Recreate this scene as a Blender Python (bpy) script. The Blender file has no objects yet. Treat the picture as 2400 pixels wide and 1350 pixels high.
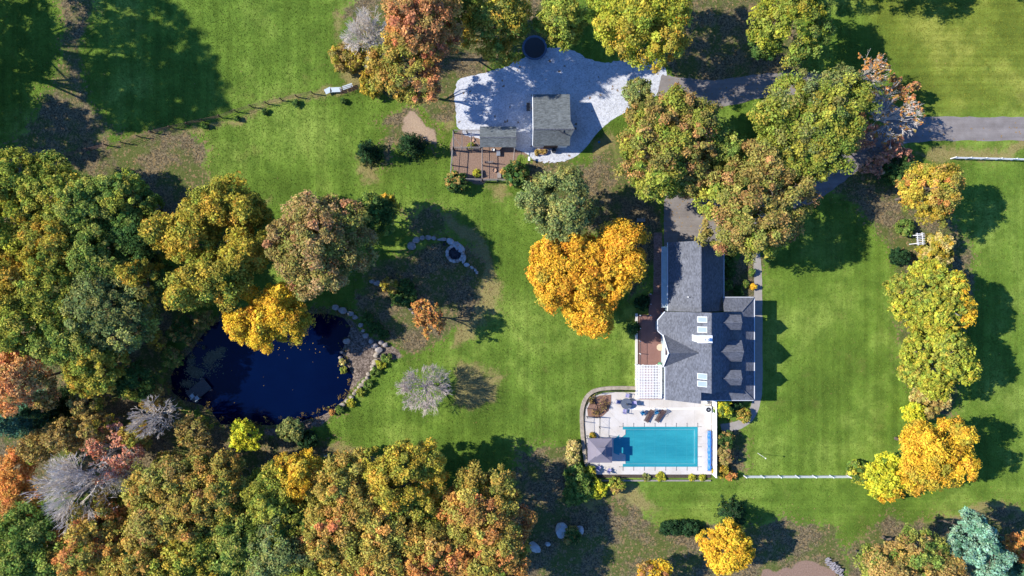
import bpy, math, random
import numpy as np
from mathutils import Vector

R = math.radians
sc = bpy.context.scene
COL = sc.collection

# ---------------------------------------------------------------- camera, sky, sun, exposure
SC, HC, CX, CY = 16.0, 100.0, 1200.0, 675.0      # photo px per metre on the ground, flying height, photo centre
cam = bpy.data.cameras.new("Camera")
cam_o = bpy.data.objects.new("Camera", cam); COL.objects.link(cam_o)
cam_o.location = (0, 0, HC); cam_o.rotation_euler = (0, 0, 0)
cam.sensor_width = 36.0; cam.lens = 36.0 * HC / 150.0
cam.clip_start = 1.0; cam.clip_end = 4000.0
sc.camera = cam_o

SUN_EL, SUN_DOWN = 38.5, 7.5                     # shadows fall towards +x and a little towards -y
sdir = Vector((math.cos(R(SUN_EL)) * math.cos(R(SUN_DOWN)), -math.cos(R(SUN_EL)) * math.sin(R(SUN_DOWN)), -math.sin(R(SUN_EL))))
w = bpy.data.worlds.new("World"); sc.world = w; w.use_nodes = True
wn = w.node_tree.nodes; bg = wn["Background"]
sky = wn.new("ShaderNodeTexSky"); sky.sky_type = 'NISHITA'; sky.sun_disc = False
sky.sun_elevation = R(SUN_EL)
to_sun = -sdir
sky.sun_rotation = math.atan2(to_sun.x, to_sun.y)
sky.ozone_density = 7.0; sky.dust_density = 0.2
tint = wn.new("ShaderNodeMix"); tint.data_type = 'RGBA'; tint.blend_type = 'MULTIPLY'; tint.inputs[0].default_value = 1.0
tint.inputs[7].default_value = (0.58, 0.85, 1.20, 1)      # blue tint added to the sky light to make shadows bluer
w.node_tree.links.new(sky.outputs[0], tint.inputs[6]); w.node_tree.links.new(tint.outputs[2], bg.inputs[0]); bg.inputs[1].default_value = 0.125
sl = bpy.data.lights.new("Sun", 'SUN'); sl.energy = 4.6; sl.angle = R(0.55); sl.color = (1.0, 0.95, 0.87)
so = bpy.data.objects.new("Sun", sl); COL.objects.link(so)
so.rotation_euler = sdir.to_track_quat('-Z', 'Y').to_euler(); so.location = (-60, 8, 60)
sc.view_settings.view_transform = 'Standard'; sc.view_settings.look = 'None'
sc.view_settings.exposure = 0.85; sc.view_settings.gamma = 1.0
sc.cycles.max_bounces = 6; sc.cycles.diffuse_bounces = 3; sc.cycles.transparent_max_bounces = 6

# ---------------------------------------------------------------- helpers
def P(px, py, h=0.0):
    k = (HC - h) / HC / SC
    return Vector(((px - CX) * k, -(py - CY) * k, h))

def lin(c):
    out = []
    for v in c[:3]:
        v = v / 255.0
        out.append(v / 12.92 if v <= 0.04045 else ((v + 0.055) / 1.055) ** 2.4)
    return np.array(out)

ORIG = {}
def tag(o, label=None, cat=None, group=None, kind=None):
    if label: o['label'] = label
    if cat: o['category'] = cat
    if group: o['group'] = group
    if kind: o['kind'] = kind
    return o

def thing(name, loc, label, cat, group=None, rz=0.0):
    o = bpy.data.objects.new(name, None); COL.objects.link(o)
    o.empty_display_size = 0.3
    o.location = loc; o.rotation_euler = (0, 0, rz)
    ORIG[o.name] = Vector(loc)
    return tag(o, label, cat, group)

def copy_tree(o, loc=None, rz=None, parent=None, label=None, scale=None):
    c = o.copy(); COL.objects.link(c)
    if parent: c.parent = parent
    if loc is not None: c.location = loc
    if rz is not None: c.rotation_euler = (0, 0, rz)
    if scale is not None: c.scale = scale
    if label: c['label'] = label
    for ch in list(o.children): copy_tree(ch, parent=c)
    return c

def mesh_obj(name, me, mat, parent=None):
    o = bpy.data.objects.new(name, me); COL.objects.link(o)
    if mat is not None and len(me.materials) == 0: me.materials.append(mat)
    if parent is not None:
        o.parent = parent; ORIG[o.name] = ORIG.get(parent.name, Vector((0, 0, 0)))
    return o

def np_mesh(name, V, F, mat, parent=None, fcol=None, smooth=False, origin=None):
    """V (n,3) array, F (m,k) index array, fcol (m,3) colour per face."""
    V = np.asarray(V, dtype=np.float64); F = np.asarray(F, dtype=np.int32)
    if origin is not None: V = V - np.array(origin)
    me = bpy.data.meshes.new(name)
    n, (m, k) = len(V), F.shape
    me.vertices.add(n); me.vertices.foreach_set("co", V.astype(np.float32).ravel())
    me.loops.add(m * k); me.loops.foreach_set("vertex_index", F.ravel())
    me.polygons.add(m); me.polygons.foreach_set("loop_start", np.arange(0, m * k, k, dtype=np.int32))
    me.update(calc_edges=True)
    if smooth: me.polygons.foreach_set("use_smooth", np.ones(m, dtype=bool))
    if fcol is not None:
        a = me.attributes.new("leafcol", 'FLOAT_COLOR', 'FACE')
        c4 = np.ones((m, 4), dtype=np.float32); c4[:, :3] = np.clip(fcol, 0.002, 0.95)
        a.data.foreach_set("color", c4.ravel())
    return mesh_obj(name, me, mat, parent)

class MB:
    """collects polygons, builds them as ONE mesh object"""
    def __init__(self): self.v = []; self.f = []
    def add(self, vs, fs):
        b = len(self.v); self.v += [tuple(x) for x in vs]; self.f += [tuple(i + b for i in f) for f in fs]; return self
    def poly(self, *pts): return self.add(pts, [tuple(range(len(pts)))])
    def box(self, c, s, rz=0.0, tilt=0.0):
        hx, hy, hz = s[0] / 2, s[1] / 2, s[2] / 2; vs = []
        for z in (-hz, hz):
            for x, y in ((-hx, -hy), (hx, -hy), (hx, hy), (-hx, hy)):
                xx, zz = x * math.cos(tilt) - z * math.sin(tilt), x * math.sin(tilt) + z * math.cos(tilt)
                vs.append((c[0] + xx * math.cos(rz) - y * math.sin(rz), c[1] + xx * math.sin(rz) + y * math.cos(rz), c[2] + zz))
        return self.add(vs, [(3, 2, 1, 0), (4, 5, 6, 7), (0, 1, 5, 4), (1, 2, 6, 5), (2, 3, 7, 6), (3, 0, 4, 7)])
    def bb(self, x0, x1, y0, y1, z0, z1):
        return self.box(((x0 + x1) / 2, (y0 + y1) / 2, (z0 + z1) / 2), (abs(x1 - x0), abs(y1 - y0), abs(z1 - z0)))
    def prism(self, pts, z0, z1):
        n = len(pts)
        vs = [(p[0], p[1], z0) for p in pts] + [(p[0], p[1], z1) for p in pts]
        fs = [tuple(range(n, 2 * n)), tuple(reversed(range(n)))]
        fs += [(i, (i + 1) % n, n + (i + 1) % n, n + i) for i in range(n)]
        return self.add(vs, fs)
    def slab(self, pts, t):
        """a roof plane: polygon in space given a thickness downwards"""
        n = len(pts)
        vs = [tuple(p) for p in pts] + [(p[0], p[1], p[2] - t) for p in pts]
        fs = [tuple(range(n)), tuple(reversed(range(n, 2 * n)))]
        fs += [(i, n + i, n + (i + 1) % n, (i + 1) % n) for i in range(n)]
        return self.add(vs, fs)
    def tube(self, pts, r, n=6):
        pts = [Vector(p) for p in pts]
        rs = r if isinstance(r, (list, tuple)) else [r] * len(pts)
        vs = []; fs = []
        for i, p in enumerate(pts):
            d = (pts[min(i + 1, len(pts) - 1)] - pts[max(i - 1, 0)]).normalized()
            u = d.cross(Vector((0, 0, 1)) if abs(d.z) < 0.95 else Vector((1, 0, 0))).normalized(); q = d.cross(u)
            for k in range(n):
                a = 2 * math.pi * k / n; vs.append(p + (u * math.cos(a) + q * math.sin(a)) * rs[i])
        for i in range(len(pts) - 1):
            for k in range(n):
                fs.append((i * n + k, i * n + (k + 1) % n, (i + 1) * n + (k + 1) % n, (i + 1) * n + k))
        fs.append(tuple(reversed(range(n)))); fs.append(tuple(range((len(pts) - 1) * n, len(pts) * n)))
        return self.add(vs, fs)
    def disc(self, c, r, z0, z1, n=20): return self.prism([(c[0] + r * math.cos(2 * math.pi * k / n), c[1] + r * math.sin(2 * math.pi * k / n)) for k in range(n)], z0, z1)
    def lathe(self, c, prof, n=16):
        vs = []; fs = []
        for r, z in prof:
            for k in range(n):
                a = 2 * math.pi * k / n; vs.append((c[0] + r * math.cos(a), c[1] + r * math.sin(a), c[2] + z))
        for i in range(len(prof) - 1):
            for k in range(n): fs.append((i * n + k, i * n + (k + 1) % n, (i + 1) * n + (k + 1) % n, (i + 1) * n + k))
        return self.add(vs, fs)
    def build(self, name, mat, parent=None, smooth=False, origin=None, bevel=0.0):
        o = ORIG.get(parent.name, Vector((0, 0, 0))) if parent is not None else Vector(origin or (0, 0, 0))
        me = bpy.data.meshes.new(name)
        me.from_pydata([(a - o[0], b - o[1], c - o[2]) for a, b, c in self.v], [], self.f); me.update()
        if smooth:
            for p in me.polygons: p.use_smooth = True
        ob = mesh_obj(name, me, mat, parent)
        if parent is None and origin is not None: ob.location = origin; ORIG[ob.name] = Vector(origin)
        if bevel:
            b = ob.modifiers.new("bevel", 'BEVEL'); b.width = bevel; b.segments = 2
        return ob

# ---------------------------------------------------------------- materials
class NT:
    def __init__(self, name):
        self.m = bpy.data.materials.new(name); self.m.use_nodes = True
        self.t = self.m.node_tree; self.n = self.t.nodes; self.b = self.n["Principled BSDF"]
        self.out = self.n["Material Output"]
        self.obj = self.n.new("ShaderNodeTexCoord").outputs["Object"]
        self.pos = self.n.new("ShaderNodeNewGeometry").outputs["Position"]
    def link(self, a, b): self.t.links.new(a, b)
    def noise(self, scale, detail=4, rough=0.6, vec=None, stretch=None):
        n = self.n.new("ShaderNodeTexNoise"); n.inputs["Scale"].default_value = scale
        n.inputs["Detail"].default_value = detail; n.inputs["Roughness"].default_value = rough
        v = vec or self.pos
        if stretch:
            mp = self.n.new("ShaderNodeMapping"); mp.inputs["Scale"].default_value = stretch; self.link(v, mp.inputs[0]); v = mp.outputs[0]
        self.link(v, n.inputs["Vector"]); return n.outputs["Fac"]
    def voro(self, scale, stretch=None, vec=None, feature='F1', out="Color"):
        n = self.n.new("ShaderNodeTexVoronoi"); n.inputs["Scale"].default_value = scale; n.feature = feature
        v = vec or self.pos
        if stretch:
            mp = self.n.new("ShaderNodeMapping"); mp.inputs["Scale"].default_value = stretch; self.link(v, mp.inputs[0]); v = mp.outputs[0]
        self.link(v, n.inputs["Vector"]); return n.outputs[out]
    def wave(self, scale, direction='X', dist=0.0, vec=None):
        n = self.n.new("ShaderNodeTexWave"); n.bands_direction = direction; n.inputs["Scale"].default_value = scale
        n.inputs["Distortion"].default_value = dist; self.link(vec or self.pos, n.inputs["Vector"]); return n.outputs["Fac"]
    def ramp(self, fac, stops):
        n = self.n.new("ShaderNodeValToRGB"); e = n.color_ramp.elements
        while len(e) > 1: e.remove(e[0])
        for i, (p, c) in enumerate(stops):
            q = e[0] if i == 0 else e.new(p)
            q.position = p; q.color = (*c, 1) if not isinstance(c, (int, float)) else (c, c, c, 1)
        self.link(fac, n.inputs[0]); return n.outputs[0]
    def mix(self, fac, a, b, mode='MIX'):
        n = self.n.new("ShaderNodeMix"); n.data_type = 'RGBA'; n.blend_type = mode; n.clamp_factor = True
        for i, v in ((0, fac), (6, a), (7, b)):
            s = n.inputs[i]
            if hasattr(v, "is_linked"): self.link(v, s)
            elif isinstance(v, (int, float)): s.default_value = v if i == 0 else (v, v, v, 1)
            else: s.default_value = (*v[:3], 1)
        return n.outputs[2]
    def math(self, op, a, b=0.5, c=None):
        n = self.n.new("ShaderNodeMath"); n.operation = op
        for s, v in zip(n.inputs, (a, b, c)):
            if v is None: continue
            if hasattr(v, "is_linked"): self.link(v, s)
            else: s.default_value = v
        return n.outputs[0]
    def smooth(self, v, a, b):
        n = self.n.new("ShaderNodeMapRange"); n.interpolation_type = 'SMOOTHSTEP'
        self.link(v, n.inputs[0]); n.inputs[1].default_value = a; n.inputs[2].default_value = b; return n.outputs[0]
    def attr(self, name, out="Color"):
        n = self.n.new("ShaderNodeAttribute"); n.attribute_name = name; return n.outputs[out]
    def sep(self, c):
        n = self.n.new("ShaderNodeSeparateColor"); self.link(c, n.inputs[0]); return n.outputs
    def bump(self, h, strength=0.5, dist=0.05):
        n = self.n.new("ShaderNodeBump"); n.inputs["Strength"].default_value = strength; n.inputs["Distance"].default_value = dist
        self.link(h, n.inputs["Height"]); self.link(n.outputs[0], self.b.inputs["Normal"])
    def done(self, col=None, rough=0.8, spec=0.3, metal=0.0):
        if col is not None:
            if hasattr(col, "is_linked"): self.link(col, self.b.inputs["Base Color"])
            else: self.b.inputs["Base Color"].default_value = (*col[:3], 1)
        self.b.inputs["Roughness"].default_value = rough; self.b.inputs["Specular IOR Level"].default_value = spec
        self.b.inputs["Metallic"].default_value = metal
        return self.m

def plain(name, c, rough=0.7, var=0.18, scale=3.0, bump=0.0, spec=0.3, metal=0.0):
    """one colour with real-world mottling: blotches, grain and a little dirt"""
    t = NT(name); c = np.array(c)
    a = t.ramp(t.noise(scale, 5, 0.65), [(0.3, tuple(c * (1 - var))), (0.7, tuple(np.clip(c * (1 + var), 0, 0.95)))])
    g = t.ramp(t.noise(scale * 9, 3, 0.7), [(0.3, 1 - var * 0.6), (0.7, 1.0)])
    col = t.mix(1.0, a, g, 'MULTIPLY')
    if bump: t.bump(t.noise(scale * 9, 3, 0.7), bump, 0.02)
    return t.done(col, rough, spec, metal)

def leaf_material():
    t = NT("leaf"); c = t.attr("leafcol")
    t.n.remove(t.b)
    d = t.n.new("ShaderNodeBsdfDiffuse"); tr = t.n.new("ShaderNodeBsdfTranslucent"); mx = t.n.new("ShaderNodeMixShader")
    t.link(c, d.inputs[0]); t.link(t.mix(0.15, c, (0.35, 0.34, 0.04)), tr.inputs[0]); mx.inputs[0].default_value = 0.25
    t.link(d.outputs[0], mx.inputs[1]); t.link(tr.outputs[0], mx.inputs[2]); t.link(mx.outputs[0], t.out.inputs[0])
    return t.m
M_LEAF = leaf_material()
M_BARK = plain("bark", (0.13, 0.10, 0.075), 0.9, 0.3, 4.0, 0.6)
M_BARK_PALE = plain("pale_bark", (0.74, 0.66, 0.57), 0.9, 0.25, 4.0, 0.4)
M_BARK_PINK = plain("pinkish_bark", (0.62, 0.52, 0.46), 0.9, 0.25, 4.0, 0.4)
M_BARK_GREY = plain("grey_bark", (0.27, 0.235, 0.21), 0.9, 0.25, 4.0, 0.4)

def shingles(name, c, along='Y'):
    """asphalt shingles: courses run along one axis, tabs of slightly different shade"""
    t = NT(name); c = np.array(c)
    st = (7.0, 3.4, 7.0) if along == 'Y' else (3.4, 7.0, 7.0)
    v = t.sep(t.voro(1.0, st))[0]
    a = t.ramp(v, [(0.0, tuple(c * 0.74)), (0.5, tuple(c)), (1.0, tuple(c * 1.28))])
    b = t.ramp(t.noise(0.7, 4, 0.6), [(0.3, 0.86), (0.7, 1.0)])
    g = t.ramp(t.noise(16, 2, 0.7), [(0.3, 0.78), (0.7, 1.0)])
    col = t.mix(1.0, t.mix(1.0, a, b, 'MULTIPLY'), g, 'MULTIPLY')
    st2 = t.ramp(t.noise(1.0, 3, 0.6, stretch=(0.35, 2.4, 1) if along == 'Y' else (2.4, 0.35, 1)), [(0.35, 0.88), (0.65, 1.0)])
    col = t.mix(1.0, col, st2, 'MULTIPLY')
    t.bump(t.wave(2.2, 'X' if along == 'Y' else 'Y'), 0.25, 0.02)
    return t.done(col, 0.9, 0.15)
M_ROOF = shingles("grey_shingles", (0.138, 0.146, 0.168), 'Y')
M_ROOF_X = shingles("grey_shingles_cross", (0.138, 0.146, 0.168), 'X')
M_ROOF_BARN = shingles("weathered_barn_shingles", (0.15, 0.165, 0.165), 'X')
M_WHITE = plain("white_paint", (0.72, 0.72, 0.70), 0.5, 0.05, 1.5)
M_VINYL = plain("white_vinyl", (0.74, 0.74, 0.74), 0.35, 0.04, 1.0, spec=0.5)
M_SIDING = plain("pale_siding", (0.42, 0.48, 0.48), 0.6, 0.08, 2.0)
M_BLACK = plain("black_metal", (0.02, 0.02, 0.022), 0.45, 0.2, 5.0, spec=0.5)
M_DARK = plain("dark_grey", (0.05, 0.055, 0.065), 0.6, 0.2, 5.0)
M_WOODGREY = plain("weathered_wood", (0.27, 0.235, 0.205), 0.85, 0.25, 6.0, 0.3)
M_WOODBROWN = plain("brown_wood", (0.13, 0.075, 0.055), 0.8, 0.3, 6.0, 0.3)
M_WICKER = plain("brown_wicker", (0.075, 0.045, 0.042), 0.8, 0.3, 12.0, 0.5)
M_BLUE = plain("turquoise_cushion", (0.012, 0.14, 0.28), 0.8, 0.12, 5.0)
M_NAVY = plain("navy_cushion", (0.045, 0.05, 0.16), 0.8, 0.15, 5.0)
M_LILAC = plain("lilac_sling", (0.30, 0.28, 0.45), 0.8, 0.12, 5.0)
M_TARP = plain("blue_tarp", (0.01, 0.16, 0.62), 0.45, 0.25, 4.0, 0.6, spec=0.5)
M_GLASS = plain("skylight_glass", (0.26, 0.31, 0.36), 0.12, 0.08, 1.0, spec=0.8)
M_WINDOW = plain("window_glass", (0.03, 0.04, 0.05), 0.08, 0.2, 1.0, spec=0.8)
M_STONE = plain("fieldstone", (0.32, 0.28, 0.245), 0.9, 0.3, 2.2, 0.8)
M_STONE_TAN = plain("tan_fieldstone", (0.34, 0.285, 0.215), 0.9, 0.3, 2.2, 0.8)
M_STONE_PALE = plain("pale_boulder", (0.42, 0.40, 0.37), 0.9, 0.25, 1.6, 0.8)
M_ASH = plain("ash", (0.035, 0.035, 0.042), 0.95, 0.5, 6.0, 0.6)
M_TERRA = plain("clay", (0.42, 0.27, 0.18), 0.8, 0.2, 5.0)
M_STRAW = plain("straw", (0.36, 0.25, 0.12), 0.95, 0.35, 9.0, 0.8)
M_CANOPY = plain("mauve_canopy", (0.19, 0.17, 0.195), 0.85, 0.06, 1.2)
M_BRICK = plain("brick", (0.24, 0.11, 0.085), 0.85, 0.25, 6.0, 0.4)
M_GALV = plain("galvanised", (0.30, 0.315, 0.33), 0.4, 0.15, 4.0, spec=0.5, metal=0.4)
M_MESH = plain("wire", (0.22, 0.21, 0.2), 0.6, 0.1, 3.0)
M_GUTTER = plain("gutter", (0.55, 0.57, 0.59), 0.5, 0.05, 1.0)
# ---------------------------------------------------------------- ground zones (leaf litter, dry grass, bare soil, mow direction)
rngG = np.random.default_rng(7)
def px2w(pts, h=0.0): return np.array([P(x, y, h)[:2] for x, y in pts])

def sdist(poly, X, Y):
    """signed distance to a polygon, negative inside"""
    d = np.full(X.shape, 1e9); ins = np.zeros(X.shape, bool); n = len(poly)
    for i in range(n):
        ax, ay = poly[i]; bx, by = poly[(i + 1) % n]
        ex, ey = bx - ax, by - ay; L = ex * ex + ey * ey + 1e-12
        t = np.clip(((X - ax) * ex + (Y - ay) * ey) / L, 0, 1)
        d = np.minimum(d, np.hypot(X - ax - t * ex, Y - ay - t * ey))
        c = ((ay > Y) != (by > Y)) & (X < (bx - ax) * (Y - ay) / (by - ay + 1e-12) + ax)
        ins ^= c
    return np.where(ins, -d, d)

def vnoise(X, Y, scale, seed):
    r = np.random.default_rng(seed); G = r.random((96, 96))
    x = X / scale + 1000; y = Y / scale + 1000
    xi = np.floor(x).astype(int); yi = np.floor(y).astype(int); fx = x - xi; fy = y - yi
    fx = fx * fx * (3 - 2 * fx); fy = fy * fy * (3 - 2 * fy)
    g = lambda a, b: G[a % 96, b % 96]
    return (g(xi, yi) * (1 - fx) + g(xi + 1, yi) * fx) * (1 - fy) + (g(xi, yi + 1) * (1 - fx) + g(xi + 1, yi + 1) * fx) * fy
def fbm(X, Y, scale, seed):
    return (vnoise(X, Y, scale, seed) + 0.5 * vnoise(X, Y, scale / 2, seed + 1) + 0.25 * vnoise(X, Y, scale / 4, seed + 2)) / 1.75

POND = [(402, 885), (416, 860), (446, 832), (468, 798), (490, 768), (530, 752), (580, 748), (640, 748), (700, 742), (760, 740), (800, 748), (816, 768),
        (806, 800), (796, 826), (806, 850), (824, 885), (812, 925), (790, 952), (748, 972), (700, 984), (640, 990), (580, 992), (520, 990),
        (496, 962), (470, 945), (430, 935), (405, 915)]
LITTER = [  # brown leaf litter and bare soil under the trees
    [(-200, 330), (120, 345), (300, 330), (440, 296), (482, 330), (478, 400), (495, 470), (360, 560), (380, 700), (470, 745), (400, 800), (385, 900), (480, 985), (560, 1010), (700, 1010), (790, 1030), (810, 1075), (560, 1120), (-200, 1200)],
    [(120, -40), (215, -40), (190, 120), (215, 250), (265, 300), (240, 345), (40, 350), (50, 270), (120, 200), (140, 100)],
    [(945, 480), (1000, 470), (1060, 500), (1040, 540), (1000, 548), (960, 535)],
    [(860, 640), (960, 600), (1050, 560), (1120, 600), (1140, 650), (1130, 740), (1060, 760), (1000, 815), (930, 815), (905, 800), (830, 720)],
    [(815, 0), (1330, -60), (1330, 90), (1270, 115), (1200, 150), (1130, 175), (1062, 185), (1058, 255), (1020, 270), (900, 215), (870, 190)],
    [(1560, -80), (1900, -80), (1860, 60), (1880, 150), (1850, 185), (1700, 205), (1590, 208), (1562, 150)],
    [(1210, 1180), (1320, 1150), (1400, 1190), (1440, 1165), (1500, 1200), (1560, 1255), (1640, 1260), (1700, 1240), (1850, 1225), (1960, 1265), (1990, 1300), (1960, 1420), (1180, 1420)],
    [(2060, 340), (2140, 360), (2170, 420), (2210, 500), (2255, 570), (2270, 620), (2285, 660), (2280, 740), (2250, 800), (2240, 900), (2215, 975), (2160, 975), (2135, 900), (2110, 760), (2105, 650), (2090, 570), (2010, 490), (1960, 440)],
    [(880, 285), (960, 270), (1012, 292), (1010, 335), (985, 345), (930, 350), (890, 385), (880, 350), (905, 320)],
    [(1240, 385), (1380, 385), (1440, 330), (1480, 420), (1540, 480), (1545, 560), (1520, 640), (1480, 700), (1440, 560), (1280, 540)],
    [(1690, 590), (1768, 590), (1768, 700), (1690, 700)],
    [(2060, 1230), (2200, 1200), (2420, 1190), (2420, 1400), (1980, 1400), (1990, 1310)],
    [(1225, 1060), (1330, 1060), (1360, 1150), (1310, 1190), (1210, 1180)],
    [(1690, 1010), (1735, 1010), (1745, 1110), (1690, 1118)],
]
DRY = [  # tan, dry grass; one patch also carries a painted twig shadow
    [(470, 310), (640, 255), (830, 205), (880, 210), (860, 150), (790, 90), (830, 0), (800, 0), (770, 120), (790, 180), (640, 235), (470, 290)],
    [(2150, 334), (2420, 334), (2420, 372), (2180, 372)],
    [(1380, 330), (1440, 290), (1470, 400), (1500, 480), (1420, 470), (1400, 400)],
    [(480, 400), (560, 470), (640, 480), (600, 500), (480, 470)],
    [(1060, 150), (1062, 260), (1040, 300), (1010, 270)],
    [(835, 375), (880, 385), (900, 410), (850, 412)], [(1130, 430), (1200, 432), (1215, 465), (1150, 460)],
    [(1050, 862), (1130, 850), (1178, 890), (1172, 938), (1120, 962), (1058, 948)],  # dry leaves plus the bare lawn tree's twig shadow, painted in as brown
    [(140, 352), (300, 318), (470, 278), (480, 296), (300, 345), (150, 378)],
    [(1370, 1160), (1520, 1140), (1560, 1200), (1450, 1240), (1370, 1220)],
    [(2000, 1270), (2150, 1205), (2300, 1170), (2420, 1190), (2420, 1230), (2200, 1240), (2060, 1280)],
    [(920, 470), (1080, 490), (1170, 620), (1180, 700), (1130, 800), (1050, 830), (1100, 700), (1100, 580), (1040, 510)],
    [(500, 1040), (640, 1030), (720, 1020), (800, 1050), (780, 1095), (640, 1085), (540, 1075)],
    [(720, 1010), (800, 1040), (1000, 1070), (780, 1090), (690, 1060)],
]
SOIL = [  # bare pinkish earth
    [(1800, 1345), (1840, 1312), (1925, 1318), (1950, 1350), (1950, 1420), (1790, 1420)],
    [(1052, 300), (1210, 300), (1210, 420), (1050, 420)],
    [(925, 300), (960, 278), (1005, 290), (1010, 325), (970, 345), (930, 330)],
    [(1205, 345), (1245, 360), (1260, 378), (1230, 385), (1205, 372)],
]
LIGHTER = [[(925, 296), (960, 274), (1008, 288), (1014, 328), (970, 348), (928, 332)], [(1985, -60), (2460, -60), (2460, 272), (2130, 268), (2120, 180)]]      # yellower grass on the far side of the drive
HSTRIPE = [[(1340, 1130), (2460, 1130), (2460, 1260), (1500, 1230)], [(2100, -60), (2460, -60), (2460, 275), (2100, 272)]]

xs = np.concatenate([[-1500, -700, -300, -150, -105], np.arange(-80, 80.01, 0.4), [105, 150, 300, 700, 1500]])
ys = np.concatenate([[-1500, -700, -300, -120, -75], np.arange(-47, 47.01, 0.4), [75, 120, 300, 700, 1500]])
GX, GY = np.meshgrid(xs, ys)
wx = (fbm(GX, GY, 5, 3) - 0.5) * 5; wy = (fbm(GX, GY, 5, 9) - 0.5) * 5
def zone(polys, soft):
    out = np.zeros(GX.shape)
    for p in polys:
        d = sdist(px2w(p), GX + wx, GY + wy); out = np.maximum(out, 1 / (1 + np.exp(np.clip(d / soft, -40, 40))))
    return out
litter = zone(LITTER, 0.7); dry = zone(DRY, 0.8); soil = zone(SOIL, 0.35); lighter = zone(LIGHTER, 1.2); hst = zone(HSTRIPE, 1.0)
pd = sdist(px2w(POND), GX + wx * 0.12, GY + wy * 0.12)
GZ = np.where(pd < 1.2, -1.3 / (1 + np.exp(np.clip((pd + 0.25) / 0.45, -40, 40))), 0.0)
shore = 1 / (1 + np.exp(np.clip((pd - 1.6) / 0.5, -40, 40)))
# gravelly bank along the lower right shore
bank = zone([[(800, 735), (905, 800), (912, 815), (880, 870), (850, 905), (790, 970), (720, 1000), (640, 1010), (640, 985), (780, 940), (825, 880), (790, 830)]], 0.35)
NV = GX.size; idx = np.arange(NV).reshape(GX.shape)
GF = np.stack([idx[:-1, :-1], idx[:-1, 1:], idx[1:, 1:], idx[1:, :-1]], -1).reshape(-1, 4)

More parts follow.
